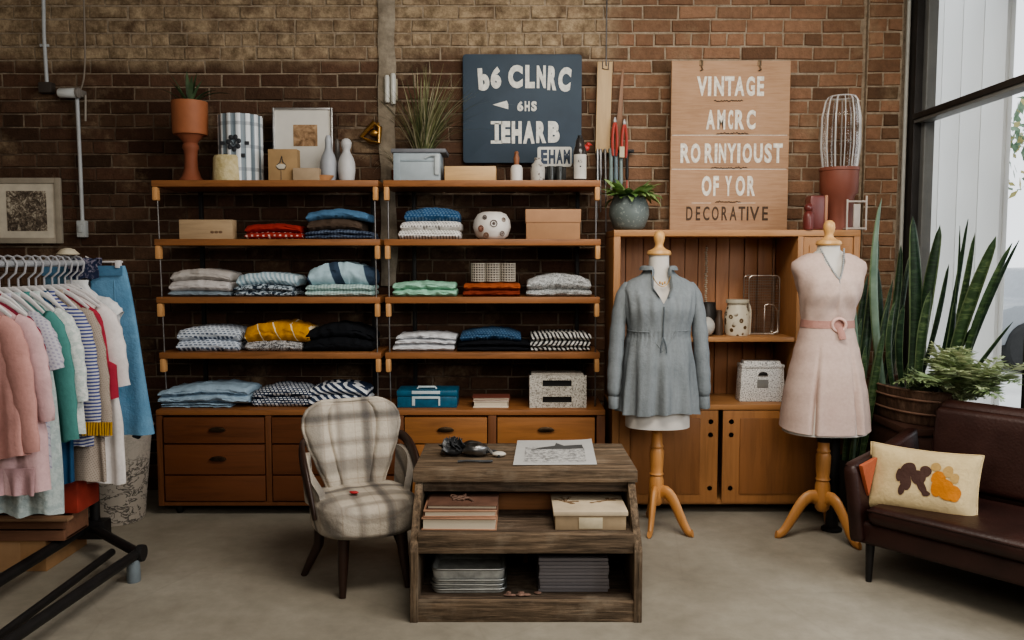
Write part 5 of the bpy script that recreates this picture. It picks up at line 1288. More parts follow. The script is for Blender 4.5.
# ================================================================ rustic bench (open fronted crate table)
WX = weathered((.105, .075, .05), 'X'); WY_ = weathered((.095, .068, .045), 'Z'); WD = weathered((.07, .05, .035), 'X'); INNER = wood((.26, .12, .055), .6, 'X', .8, .6)
BC = .052; t = thing('display_bench', 'weathered dark wooden display bench with a slanted open front and two shelves', 'display bench', (BC, 2.965, 0))
W2 = .432; D2 = .665; tz = .53
m = MB(); rr = random.Random(11)
y = .188
for k in range(4):
    w_ = (D2 - .188) / 4; m.bx(-W2 - .008, W2 + .008, y + .001, y + w_ - .001, tz - .05, tz - rr.uniform(0, .003), .004); y += w_
m.build('top', WX, t)
prof_s = [(0.0, 0), (D2, 0), (D2, tz - .05), (.20, tz - .05), (.035, .315), (.0, .27)]
for sg in (-1, 1):
    m = MB(); x0 = sg * W2; x1 = sg * (W2 - .03); m.prism(prof_s, min(x0, x1), max(x0, x1), 'yz', .004); m.build('side_panel', WY_, t)
m = MB(); m.bx(-W2 + .028, W2 - .028, .006, .03, .0, .08, .004); m.build('plinth_board', WX, t)
m = MB(); m.bx(-W2 + .028, W2 - .028, .022, .05, .256, .33, .004); m.build('lip_board', WX, t)
m = MB(); m.bx(-W2 + .03, W2 - .03, .04, D2 - .02, .304, .326, 0); m.build('shelf_board', WD, t)
m = MB(); m.bx(-W2 + .03, W2 - .03, .02, D2 - .02, .055, .077, 0); m.build('bottom_board', WD, t)
m = MB()
for k in range(3): z = .05 + k * .15; m.bx(-W2 + .03, W2 - .03, D2 - .02, D2 - .002, z + .002, min(z + .148, tz - .052), .002)
m.build('back_board', INNER, t)
m = MB(); m.bx(-W2 + .031, W2 - .031, .335, .347, .327, .398, .002); m.bx(-W2 + .031, W2 - .031, .335, .347, .400, tz - .052, .002); m.build('inner_panel', INNER, t)
m = MB(); m.bx(-W2 + .03, W2 - .03, .205, .235, tz - .09, tz - .052, .003); m.build('front_rail', WD, t)
m = MB(); m.bx(-.005, .015, .4, .42, .078, .303, .002); m.build('divider', INNER, t)
BY = 2.965
# things on the top
PTP = (511, 466, 597, 440)
a = PZ(513, 465.5, tz); b = PZ(597, 465, tz); c = PZ(517.5, 441, tz); d = PZ(591.5, 440.5, tz)
g = G('printed_sheet'); s = g.sep(); n = g.noise(16, 5, .7, dist=1.5); n2 = g.noise(60, 4, .7)
cc = g.ramp(n, [(.36, (.10, .10, .10)), (.42, (.3, .3, .3)), (.47, (.46, .46, .45))])
cc = g.mix(g.ramp(n2, [(.44, .75), (.52, 0.0)]), cc, (.16, .16, .16))
PRINT = g.done(cc, .8)
cc0 = (a + b + c + d) / 4
m = MB(); q = [p - cc0 for p in (a, b, d, c)]
m.sheet(lambda u, v: (q[0] * (1 - u) + q[1] * u) * (1 - v) + (q[3] * (1 - u) + q[2] * u) * v + Vector((0, 0, .002 + .006 * u ** 8 * v ** 3)), 16, 8, thick=.0008)
t = thing('printed_sheet', 'large pale printed sheet with a dark drawing lying on the bench top', 'paper', cc0)
m.build('sheet', plain((.44, .44, .43), .8, var=.06), t)
m = MB(); lift = Vector((0, 0, .0034))
m.sheet(lambda u, v: (q[0] * (1 - (.12 + .76 * u)) + q[1] * (.12 + .76 * u)) * (1 - (.08 + .62 * v)) + (q[3] * (1 - (.12 + .76 * u)) + q[2] * (.12 + .76 * u)) * (.08 + .62 * v) + lift, 10, 4); m.build('printed_picture', PRINT, t)
m = MB(); f_ = lambda u, v: (q[0] * (1 - u) + q[1] * u) * (1 - v) + (q[3] * (1 - u) + q[2] * u) * v + Vector((0, 0, .004))
m.prism([(f_(*p).x, f_(*p).y) for p in ((.2, .58), (.3, .66), (.5, .74), (.52, .86), (.62, .74), (.86, .78), (.87, .62), (.7, .6), (.45, .6))], .0036, .0042, 'xy'); m.build('printed_shape', plain((.07, .07, .07), .8), t)
MET = metal((.2, .2, .2), .35, .4); DKM = plain((.04, .042, .045), .4, var=.4, scale=40)
p = PZ(453, 455, tz); t = thing('metal_rosette', 'dark crumpled metal rosette at the left of the bench top', 'ornament', (p.x, p.y, tz))
m = MB(); rr = random.Random(5)
for k in range(16):
    a_ = 2 * PI * k / 16 * 2.6; rad = .008 + .045 * k / 16
    M = Matrix.Translation((cos(a_) * rad * .8, sin(a_) * rad * .7, .034 + .012 * (1 - k / 16))) @ Euler((rr.uniform(-.9, .9), rr.uniform(-.9, .9), a_)).to_matrix().to_4x4()
    m.sheet(lambda u, v: Vector(((u - .5) * .05, .012 * sin(u * PI) - .006 + .004 * sin(v * 9), (v - .5) * .05 + .006 * sin(u * 7))), 6, 5, thick=.002, M=M)
m.blob((0, 0, .022), (.045, .038, .021), 14); m.build('petals', DKM, t, smooth=50)
p = PZ(475, 456, tz); t = thing('metal_ornament', 'dull silver lump of twisted metal beside the dark rosette', 'ornament', (p.x, p.y, tz))
m = MB(); m.blob((0, 0, .028), (.055, .035, .027), 18, fn=lambda v: 1 + .22 * nz(v.x * 2, v.y * 2, v.z * 2, 3)); m.tube(bez([(-.08, .03, .012), (-.03, .05, .06), (.03, .02, .05), (.075, -.01, .012)], 12), [.006, .01, .012, .014, .016, .016, .014, .014, .012, .012, .01, .008, .006], 8); m.build('metal_body', MET, t)
m = MB(); m.tube(bez([(.04, .02, .008), (.08, .045, .02), (.11, .02, .012), (.1, -.03, .006)], 10), .006, 8); m.build('metal_loop', DKM, t)
p = PZ(499, 456.5, tz); m = MB(); m.blob((0, 0, .011), (.03, .02, .011), 16); tag(m.build('white_pebble', ceramic((.5, .47, .42), .5), loc=(p.x, p.y, tz)), 'smooth white oval pebble beside the printed sheet', 'pebble')
p = PZ(470, 463, tz); m = MB(); m.tube(bez([(-.05, 0, .006), (0, .01, .012), (.03, -.01, .006), (.09, .015, .005)], 12), .005, 8); tag(m.build('metal_rod', DKM, loc=(p.x, p.y, tz)), 'short bent dark metal rod lying in front of the silver lump', 'rod')
# books on the bench shelf
SZ = .326 + .0008
TAN = plain((.30, .17, .11), .6, var=.2); BRN = plain((.105, .055, .038), .55, var=.3); CRM = plain((.46, .38, .27), .7, var=.12)
bx0 = XA(421, 3.05, .38); bx1 = XA(496, 3.05, .38); bc = (bx0 + bx1) / 2; bw = bx1 - bx0
book('book', 'thick cream paged book at the bottom of the pile in the bench', bc + .002, 3.04, SZ, bw * 1.0, .24, .047, TAN, PAG, R(-1))
book('book', 'tan book in the middle of the pile in the bench', bc + .006, 3.05, SZ + .048, bw * .98, .23, .026, TAN, PAG, R(1))
t = book('album', 'reddish brown album with a tied cord, on top of the book pile in the bench', bc + .012, 3.06, SZ + .075, bw * .95, .22, .016, BRN, PAG, R(-1))
m = MB(); rr = random.Random(9)
for k in range(5): m.tube(bez([(rr.uniform(-.05, .05), .07 + rr.uniform(-.03, .05), .019), (rr.uniform(-.08, .08), .1 + rr.uniform(-.04, .04), .03), (rr.uniform(-.05, .07), .1 + rr.uniform(-.05, .05), .019)], 10), .004, 6)
m.build('cord', plain((.12, .07, .05), .8), t)
bx0 = XA(554, 3.05, .34); bx1 = XA(627, 3.05, .34); bc = (bx0 + bx1) / 2; bw = bx1 - bx0
t = thing('keepsake_box', 'large cream box with a sprig pattern and a front label in the bench', 'box', (bc, 3.04, SZ), R(0))
m = MB(); m.bx(-bw / 2 + .004, bw / 2 - .004, .004, .25, 0, .058, .003); m.build('box_body', plain((.32, .24, .15), .75, var=.15), t)
m = MB(); m.bx(-bw / 2 - .003, bw / 2 + .003, -.002, .256, .056, .074, .003); m.build('lid', CRM, t)
m = MB(); m.bx(-.045, .045, .001, .005, .006, .05, .001); m.build('label', plain((.5, .43, .3), .75, var=.2), t)
for bx3, by3, nn in ((-bw * .32, .12, 7), (bw * .26, .14, 5)):
    m = MB(); m.blob((bx3, by3, .0752), (.006, .006, .0014), 8)
    for k in range(nn):
        a_ = rr.uniform(0, 6.28); l = rr.uniform(.03, .07); e = Vector((bx3 + cos(a_) * l, by3 + sin(a_) * l, .0755)); m.tube([(bx3, by3, .0752), e], .0016, 5)
        m.blob(e, (.009, .006, .0014), 8); m.blob(Vector((bx3, by3, .0755)).lerp(e, .6) + Vector((.004, .003, 0)), (.007, .005, .0014), 8)
    m.build('sprig_pattern', plain((.16, .1, .055), .8), t)
# lower compartment
LZ = .077 + .0008
tx0 = XA(431, 3.05, .1); tx1 = XA(505, 3.05, .1); tc = (tx0 + tx1) / 2; tw = tx1 - tx0
for k in range(4):
    t = thing('metal_tray', ('lowest grey metal tray of the stack in the bench', 'second grey metal tray from the bottom of the stack', 'third grey metal tray from the bottom of the stack', 'topmost empty grey metal tray of the stack')[k], 'tray', (tc + (.004, -.003, .002, 0)[k], 3.05 + k * .003, LZ + k * .0165), R((1, -1, .5, 0)[k]))
    hh = .016 if k < 3 else .04
    m = MB(); o_ = rrect(tw, .22, .03, 5, 0); i_ = rrect(tw - .012, .208, .026, 5, .006); b_ = rrect(tw - .03, .19, .024, 5, .015)
    rings = [[(x * .96, y * .96 + .004, 0.001) for x, y in o_], [(x, y, hh - .004) for x, y in o_], [(x, y, hh) for x, y in o_], [(x, y, hh) for x, y in i_], [(x, y, .006) for x, y in b_]]
    tt = bmesh.new(); vr = [[tt.verts.new(p) for p in rg] for rg in rings]
    for A_, B_ in zip(vr, vr[1:]):
        for q_ in range(len(A_)): tt.faces.new((A_[q_], A_[(q_ + 1) % len(A_)], B_[(q_ + 1) % len(A_)], B_[q_]))
    tt.faces.new(vr[0]); tt.faces.new(vr[-1]); bmesh.ops.recalc_face_normals(tt, faces=tt.faces); m._merge(tt, 0)
    m.build('tray_body', plain((.30, .30, .28), .45, var=.3, scale=30), t)
    m = MB(); m.tube([(x, y, hh) for x, y in o_], .004, 6, closed=True); m.build('rim', metal((.3, .3, .28), .45), t)
px0 = XA(539, 3.06, .15); px1 = XA(609, 3.06, .15); pc = (px0 + px1) / 2; pw = px1 - px0
ord_ = ['lowest', 'second', 'third', 'fourth', 'fifth', 'sixth', 'seventh', 'eighth', 'ninth', 'topmost']
rr = random.Random(14)
for k in range(10):
    m = MB(); m.bx(-pw / 2, pw / 2, 0, .24, 0, .0128, .004)
    lab2 = 'grey card folder, %s of the pile in the bench' % (ord_[k] if k in (0, 9) else ord_[k] + ' from the bottom')
    tag(m.build('card_folder', plain((.15 + .02 * (k % 2), .138 + .018 * (k % 2), .142 + .018 * (k % 2)), .8, var=.1), loc=(pc + rr.uniform(-.003, .003), 3.06 + rr.uniform(-.004, .004), LZ + k * .0134), rotz=R(rr.uniform(-.6, .6))), lab2, 'folder', 'grey folders in the bench')
m = MB()
for k in range(9): m.blob((rr.uniform(-.07, .07), rr.uniform(-.03, .03), .005), (rr.uniform(.008, .02), rr.uniform(.006, .012), .005), 8)
tag(m.build('rust_flakes', plain((.2, .12, .09), .9, var=.5, scale=60), loc=(.03, 3.05, LZ)), 'loose rusty flakes and crumbs on the bench bottom', 'debris', kind='stuff')
# ================================================================ clothes rail at the left
RXX = -1.95; RZ = 1.335
t = thing('clothes_rail', 'black metal clothes rail full of garments at the left of the shop', 'clothes rail', (RXX, 3.72, 0))
o = t.location
m = MB(); m.tube([(0.02, 0, .10), (0.02, 0, RZ)], .022, 14); m.build('post', BLACK, t)
m = MB(); m.tube([(.02, .05, RZ), (0, -1.75, RZ)], .014, 12); m.build('hanging_bar', plain((.30, .31, .33), .35), t)
pr = PZ(138, 553, .115); pr = pr - o
m = MB(); m.tube([(-.05, .0, .105), (.03, -.03, .115), (pr.x, pr.y, pr.z)], .021, 12); m.build('cross_bar', BLACK, t)
m = MB(); m.box((0.015, -.005, .11), (.13, .075, .085), .01); m.build('joint_block', BLACK, t)
m = MB(); a = Vector((-.03, -.02, .11)); m.tube([a, (-.045, -1.6, .11)], .023, 12); m.build('base_bar', BLACK, t)
b = PZ(10, 640, .115) - o; dirv = (b - pr).normalized()
m = MB(); m.tube([pr, pr + dirv * 1.45], .021, 12); m.build('base_bar', BLACK, t)
c = PZ(112, 552, .09) - o; d = PZ(2, 634, .09) - o
m = MB(); m.tube([c, c + (d - c).normalized() * 1.3], .016, 12); m.build('inner_bar', BLACK, t)
m = MB(); m.lathe([(0, -.014), (.034, -.014), (.036, 0), (.034, .014), (0, .014)], seg=20, M=Matrix.Translation(pr + Vector((.012, 0, .0))) @ Matrix.Rotation(PI / 2, 4, 'Y')); m.build('end_cap', BLACK, t)
m = MB(); m.lathe([(0, 0), (.026, 0), (.028, .01), (.026, .095), (0, .095)], (pr.x - .012, pr.y - .02, 0), 18); m.build('foot', plain((.16, .19, .21), .4, var=.15), t)
m = MB(); m.tube([(0, -1.74, .12), (0, -1.74, RZ)], .022, 12); m.build('post', BLACK, t)

HANG = plain((.60, .58, .58), .5)
def hanger(Y, label, yaw=0, col=HANG, w=.19):
    t = thing('clothes_hanger', label, 'hanger', (RXX, Y, RZ), yaw, group='hangers on the clothes rail')
    m = MB(); m.tube([(.0, 0, -.105), (0, 0, -.06), (.028, 0, -.035), (.034, 0, 0.0), (.02, 0, .024), (0, 0, .031), (-.018, 0, .024), (-.027, 0, .008)], .0046, 8); m.build('hook', plain((.33, .33, .35), .35), t)
    m = MB(); m.tube([(-w, 0, -.19), (-w * .6, 0, -.14), (-.02, 0, -.10), (.02, 0, -.10), (w * .6, 0, -.14), (w, 0, -.19)], [.006, .010, .011, .011, .010, .006], 8, flat=(.8, 1)); m.build('shoulder_bar', col, t)
def garment(name, label, cat, Y, hwb, zhem, mt, sleeve=0, sh=.19, hwh=None, ripple=.012, seed=0, yaw=0, sw=.05, extras=None, xo=0, slm=None, zs=0, hang=True):
    """hangs from the rail: body loft + sleeves. z is measured down from the rail"""
    t = thing(name, label, cat, (RXX + xo, Y, RZ), yaw, group='garments on the clothes rail')
    L = RZ - zhem; hwh = hwh or hwb; rr = random.Random(seed); ph = rr.uniform(0, 6)
    sh = min(sh, hwb * .80); hwt = sh * 1.06
    prof = [(-L, hwh, .034), (-L * .75, hwb * .35 + hwh * .65, .034), (-.52, hwb * .6 + hwt * .4, .032), (-.34, hwt, .030), (-.25 + zs, sh, .026), (-.215 + zs, sh * .93, .022), (-.17 + zs, sh * .62, .020), (-.14 + zs, sh * .32, .02), (-.12 + zs, .05, .022)]
    def f(u, v):
        th = 2 * PI * u; z = -L + (L - .11 + zs) * v; hw, hd = lerp_prof(prof, z); c_, s_ = cos(th), sin(th)
        p = 2.6; k = (abs(c_) ** p + abs(s_) ** p) ** (-1 / p); x = hw * k * c_
        dn = smoothstep(-.2, -L, z)
        y = hd * k * s_ + ripple * dn * sin(x * 62 + ph) + ripple * .5 * dn * sin(x * 118 + ph * 2) + .004 * nz(x * 9, z * 6, s_, seed)
        zz_ = z + .008 * sin(x * 40 + ph) * (1 - v) ** 6
        return Vector((x + .006 * nz(z * 5, s_, seed) * (1 - v), y, zz_))
    m = MB(); m.sheet(f, 64, 30, closed_u=True); m.build('body', mt, t, smooth=80)
    if sleeve:
        for sg in (-1, 1):
            e = Vector((sg * (hwb + .012), -.012, -.24 + zs - sleeve)) if sleeve > .2 else Vector((sg * (sh + .045), -.008, -.24 + zs - sleeve))
            pts = bez([(sg * (sh - .045), 0, -.225 + zs), (sg * (sh - .0), 0, -.225 + zs), (sg * (sh + .025), -.008, -.29 + zs - sleeve * .3), e], 16)
            m = MB(); m.tube(pts, [sw * (.85 + .25 * sin(PI * i / 16)) + .003 * sin(i * 2.1 + seed) - (.012 * i / 16 if sleeve > .2 else -.01 * i / 16) for i in range(17)], 18, flat=(.5, 1), up=(0, 1, 0.001)); m.build('sleeve', slm or mt, t, smooth=80)
    if extras: extras(t, L)
    if hang: hanger(Y, 'pale hanger holding the ' + label.split(' with ')[0].split(' nearest')[0].split(' reaching')[0].split(' showing')[0].split(' on the rail')[0].split(' whose')[0].split(' highest')[0].split(' just')[0], yaw, w=min(.19, sh * .95))
    return t
def cl(c): return cloth(c, .16)
def hw_(px, Y, z=1.0): return XA(px, Y, z) - RXX
PK1, PK2 = cl((.53, .29, .265)), cl((.62, .42, .43))
garment('blouse', 'salmon pink blouse nearest the camera on the rail', 'blouse', 2.94, hw_(26, 2.94), ZA(456, 2.94), PK1, .44, .165, ripple=.014, seed=1, sw=.05)
def ruff(t, L):
    m = MB(); m.sheet(lambda u, v: Vector(((u - .5) * 2 * .2, -.045 - .012 * sin(u * 40) * v, -L + .1 - v * .1)), 60, 5, thick=.003); m.build('ruffle', cl((.56, .36, .38)), t, smooth=80)
garment('dress', 'pale rose pink dress with a ruffled hem, second on the rail', 'dress', 3.0, hw_(43, 3.0), ZA(492, 3.0), PK2, .34, .185, ripple=.012, seed=2, extras=ruff)
garment('top', 'dark crimson top mostly hidden behind the pale pink dress', 'top', 3.06, hw_(40, 3.06), ZA(420, 3.06), cl((.26, .035, .06)), .3, .19, seed=3)
garment('shirt', 'lilac grey spotted short sleeved shirt on the rail', 'shirt', 3.12, hw_(48, 3.12), ZA(470, 3.12), dashes((.34, .33, .42), (.50, .49, .54), .014, .014, .5, .5), .17, .185, seed=4, sw=.055)
garment('dress', 'long pale mint dress reaching lowest of the rail garments', 'dress', 3.18, hw_(56, 3.18), ZA(513, 3.18), blotch((.40, .47, .47), (.48, .54, .53), 30), .0, .19, hwh=hw_(55, 3.18), seed=5)
garment('cardigan', 'teal green cardigan between the mint dress and the white tunic', 'cardigan', 3.24, hw_(66, 3.24), ZA(440, 3.24), cl((.09, .25, .23)), .46, .19, seed=6)
garment('tunic', 'white lace textured tunic in front of the striped shirt', 'tunic', 3.31, hw_(76, 3.31), ZA(434, 3.31), blotch((.52, .58, .56), (.68, .70, .68), 55), .32, .19, hwh=hw_(80, 3.31), seed=7, sw=.055)
garment('skirt', 'dark blue denim skirt showing below the white tunic', 'skirt', 3.36, hw_(70, 3.36), ZA(482, 3.36), cl((.03, .085, .17)), 0, .15, hwh=hw_(69, 3.36), seed=8)
STR = stripe((.53, .52, .53), (.07, .085, .24), .0145, 'Z', .52, .008)
def fringe(t, L):
    m = MB(); rr = random.Random(4); x0 = .235
    for k in range(11): x = x0 - .02 + k * .0115 - .05; m.tube([(x, -.045, -.24 - .42), (x + rr.uniform(-.004, .004), -.05, -.24 - .475)], .0055, 6)
    tag_ = m.build('fringed_cuff', cl((.48, .27, .02)), t)
garment('shirt', 'navy and white striped long sleeved shirt with a mustard fringe at its cuff', 'shirt', 3.42, hw_(88, 3.42), ZA(446, 3.42), STR, .44, .195, seed=9, sw=.058, extras=fringe)
garment('cardigan', 'oatmeal beige knitted cardigan just behind the striped shirt', 'cardigan', 3.48, hw_(101, 3.48), ZA(480, 3.48), dashes((.26, .21, .17), (.40, .34, .29), .008, .008, .5, .5), .5, .195, seed=10)
garment('top', 'bright crimson sleeveless top in front of the white blouse', 'top', 3.53, hw_(114, 3.53), ZA(397, 3.53), cl((.36, .04, .065)), 0, .205, hwh=hw_(117, 3.53), seed=11)
garment('blouse', 'white blouse with short loose sleeves, covering part of the denim skirt', 'blouse', 3.58, hw_(118, 3.58), ZA(482, 3.58), cl((.72, .68, .66)), .30, .21, hwh=hw_(122, 3.58), seed=12, sw=.06, slm=cl((.72, .67, .66)))
garment('shirt', 'dark navy denim shirt whose shoulder shows under the white cotton top', 'shirt', 3.63, hw_(112, 3.63), ZA(430, 3.63), cl((.045, .085, .16)), .12, .19, seed=13)
garment('top', 'white cotton top highest of the pale garments at the far end of the rail', 'top', 3.68, hw_(116, 3.68), ZA(420, 3.68), cl((.72, .72, .72)), .06, .2, seed=14, zs=.035, sw=.05)
# denim skirt at the end of the rail
g = G('blue_denim'); n = g.noise(7, 4); DENIM = fabric_base(g, g.ramp(n, [(.3, (.10, .23, .36)), (.7, (.17, .33, .48))]), bump=.35)
t = thing('denim_skirt', 'long light blue denim skirt with a patch pocket, last on the rail beside the shelves', 'skirt', (RXX, 3.76, RZ), 0, 'garments on the clothes rail')
m = MB(); L = RZ - ZA(434, 3.76); xr0 = hw_(125, 3.76, 1.3); xr1 = hw_(152, 3.76, .85)
def dn(u, v):
    th = 2 * PI * u; z = -L + (L - .012) * v; q = 1 - v; hw = xr0 + (xr1 - xr0) * q ** .8; c_, s_ = cos(th), sin(th)
    k = (abs(c_) ** 3 + abs(s_) ** 3) ** (-1 / 3); x = hw * k * c_
    return Vector((x, .03 * k * s_ + .012 * q * sin(x * 45) + .003 * nz(x * 8, z * 8, 0), z))
m.sheet(dn, 64, 30, closed_u=True); m.build('skirt_body', DENIM, t, smooth=80)
DN2 = cl((.09, .20, .32))
m = MB(); m.sheet(lambda u, v: Vector(((u - .5) * 2 * (xr0 + .004), -.036 - .002 * v, -.012 - .045 * v)), 20, 3, thick=.004); m.build('waistband', DN2, t)
m = MB(); xc = xr0 - .085; m.prism([(xc - .055, -.08), (xc + .055, -.08), (xc + .055, -.20), (xc, -.225), (xc - .055, -.20)], -.044, -.038, 'xz', .002); m.tube([(xc - .055, -.044, -.08), (xc - .055, -.044, -.2), (xc, -.044, -.225), (xc + .055, -.044, -.2), (xc + .055, -.044, -.08)], .003, 6); m.build('patch_pocket', DENIM, t)
m = MB(); m.tube([(0, 0, .03), (.02, 0, .02), (.0, -.0, -.0)], .0035, 6); m.tube([(-xr0 + .02, 0, .005), (xr0 - .01, 0, .005)], .005, 8); m.box((xr0 - .015, -.03, -.005), (.02, .03, .035), .004); m.build('clip_hanger', HANG, t)
# scarf over the end of the rail
t = thing('scarf', 'small dark navy floral scarf looped over the far end of the rail', 'scarf', (RXX + .02, 3.715, RZ))
m = MB(); m.sheet(lambda u, v: Vector(((u - .5) * .12 * (1 + .3 * abs(v - .5)) + .004 * sin(v * 20), -.022 * cos(PI * min(1, max(0, (v - .3) / .4))) , .02 + .004 * sin(u * 14) - max(0, abs(v - .5) - .2) * .3)), 16, 24, thick=.004)
m.build('scarf_cloth', blotch((.03, .04, .085), (.24, .22, .28), 60, .5, .6), t, smooth=80)
t = thing('straw_hat', 'cream cloth cap lying over the hangers near the end of the rail', 'hat', (RXX + .005, 3.60, RZ + .036))
m = MB(); m.lathe([(0, 0), (.045, .0), (.05, .004), (.042, .012), (.03, .024), (.014, .03), (0, .031)], seg=24, sx=1.0, sy=.7, fn=lambda a, z: 1 + .05 * sin(a * 3)); m.build('cap', plain((.46, .41, .31), .8), t)
t.name = 'cloth_cap'
# boxes under the rail
BYK = 3.47; BR = -2.02
CBX = plain((.30, .175, .085), .85, var=.1)
t = thing('cardboard_box', 'open brown cardboard box on the floor below the wooden crate', 'box', (BR - .24, BYK, 0), R(0))
m = MB(); m.bx(-.24, .24, 0, .34, 0, .138, .003); m.build('box_body', CBX, t)
m = MB(); m.bx(-.15, .13, -.002, .0, .0, .13, 0); m.build('box_flap', plain((.36, .22, .12), .85, var=.1), t)
t = thing('wooden_crate', 'rough brown wooden crate between the cardboard box and the red box', 'crate', (BR - .17, BYK, .140))
m = MB()
m.bx(-.25, .26, -.012, .0, .0, .045, .003); m.bx(-.25, .26, -.012, .0, .052, .098, .003); m.bx(-.25, .26, .18, .192, 0, .098, .003); m.bx(.245, .26, 0, .18, .0, .098, .003); m.bx(-.25, -.235, 0, .18, 0, .098, .003)
m.bx(-.25, .26, 0, .18, 0, .012, .002); m.build('crate_boards', wood((.2, .1, .06), .6, 'X', .8, .7), t)
m = MB(); m.box((.02, -.03, .105), (.56, .05, .013), .003, rot=(0, 0, 0)); m.build('loose_board', wood((.28, .17, .1), .6, 'X', .8, .7), t)
t = thing('red_box', 'dull red storage box on top of the wooden crate under the rail', 'box', (BR - .13, BYK + .01, .253))
REDB = plain((.30, .045, .03), .55, var=.2)
m = MB(); m.bx(-.26, .27, 0, .19, 0, .15, .008); m.build('box_body', REDB, t)
m = MB(); m.bx(-.268, .278, -.006, .196, .125, .16, .008); m.build('lid', REDB, t)
# wicker basket
t = thing('wicker_basket', 'tall pale wicker basket with black cut out pattern beside the chest of drawers', 'basket', (XA(117, 4.22, .25), 4.2, 0))
r0, r1, hb = .135, .185, .49
m = MB(); m.lathe([(0, 0), (r0, 0), (r0 + .004, .01), (r1, hb), (r1 - .012, hb), (r0 - .006, .02), (0, .02)], seg=40)
g = G('wicker'); s = g.sep(); w1 = g.wave(60, 'Z', .5); n = g.noise(16, 3, .65, g.mp((1, 1, 1.6)), 1.0)
low = g.ramp(s[2], [(0.0, .8), (.30, .8), (.36, .15)]); pat = g.math('MULTIPLY', g.ramp(n, [(.50, 0.0), (.52, 1.0), (.57, 1.0), (.59, 0.0)]), low)
cc = g.mix(pat, g.ramp(w1, [(.2, (.42, .37, .32)), (.7, (.66, .61, .54))]), (.05, .045, .04)); g.bump(w1, .6, .008)
m.build('basket_body', g.done(cc, .85), t)
m = MB(); m.tube([(r1 * cos(a), r1 * sin(a), hb) for a in [2 * PI * k / 36 for k in range(36)]], .011, 8, closed=True); m.build('rim', plain((.22, .17, .13), .8), t)
m = MB(); m.blob((.06, -.05, hb - .03), (.1, .08, .05), 16, fn=lambda v: 1 + .15 * nz(v.x * 2, v.y * 2, v.z * 2)); tag(m.build('dark_cloth', cl((.02, .02, .025)), loc=t.location + Vector((.02, 0, .0))), 'bundle of black cloth lying in the wicker basket', 'cloth')

# ================================================================ sofa, cushion
LEA = None
g = G('brown_leather'); n = g.noise(5, 5); n2 = g.voro(90)
g.bump(g.math('ADD', n2, n), .15, .004)
LEA = g.done(g.ramp(n, [(.3, (.017, .0058, .0045)), (.7, (.036, .0115, .008))]), g.ramp(n, [(.3, .38), (.7, .52)]), spec=.45)
SO = Vector((1.47, 3.375, 0)); SA = R(-50.3)
t = thing('sofa', 'low dark brown leather sofa with slim metal legs in front of the window', 'sofa', SO, SA)
SL = 1.35
def pad(m, x0, x1, y0, y1, z0, z1, bev, crown=0.0, M=None):
    tt = bmesh.new(); bmesh.ops.create_cube(tt, size=1); bmesh.ops.scale(tt, vec=(x1 - x0, y1 - y0, z1 - z0), verts=tt.verts)
    bmesh.ops.bevel(tt, geom=tt.edges[:], offset=bev, segments=4, profile=.5, affect='EDGES')
    bmesh.ops.subdivide_edges(tt, edges=[e for e in tt.edges if e.calc_length() > .15], cuts=5, use_grid_fill=True)
    for v in tt.verts:
        a = 1 - (2 * v.co.x / (x1 - x0)) ** 2; b = 1 - (2 * v.co.y / (y1 - y0)) ** 2
        if v.co.z > 0: v.co.z += crown * max(0, a) * max(0, b)
    X = Matrix.Translation(((x0 + x1) / 2, (y0 + y1) / 2, (z0 + z1) / 2)); m._merge(tt, 0, X if M is None else M @ X)
m = MB(); pad(m, -.02, SL, -.02, .56, .165, .26, .02); m.build('base_frame', LEA, t)
m = MB(); pad(m, .03, SL - .06, -.04, .47, .255, .335, .035, .014); sc_ = m.build('seat_cushion', LEA, t, smooth=70)
m = MB(); m.tube([(.04, -.036, .318), (SL - .07, -.036, .318)], .0045, 8); m.build('piping', LEA, sc_)
Mb = Matrix.Translation((0, .46, .30)) @ Matrix.Rotation(R(-9), 4, 'X')
m = MB(); pad(m, .06, SL - .04, 0, .12, 0, .435, .045, 0, Mb); bk = m.build('backrest', LEA, t, smooth=70)
m = MB(); pad(m, .07, SL - .08, -.035, .02, .05, .40, .03, 0, Mb); m.build('back_cushion', LEA, bk, smooth=70)
for x0, fl in ((-.035, -1), (SL - .03, 1)):
    m = MB(); M = Matrix.Translation((x0 + .03, 0, .2)) @ Matrix.Rotation(R(fl * 7), 4, 'Y') @ Matrix.Translation((-x0 - .03, 0, -.2))
    m.prism([(-.045, .17), (.55, .17), (.55, .58), (.3, .535), (-.02, .505), (-.05, .48)], x0, x0 + .06, 'yz', .022, M=M); m.build('arm', LEA, t, smooth=70)
for x in (.03, SL - .06):
    for y in (.02, .5):
        m = MB(); m.tube([(x, y, .17), (x - .0, y - .005, 0)], [.019, .012], 12); m.build('leg', BLACK, t)
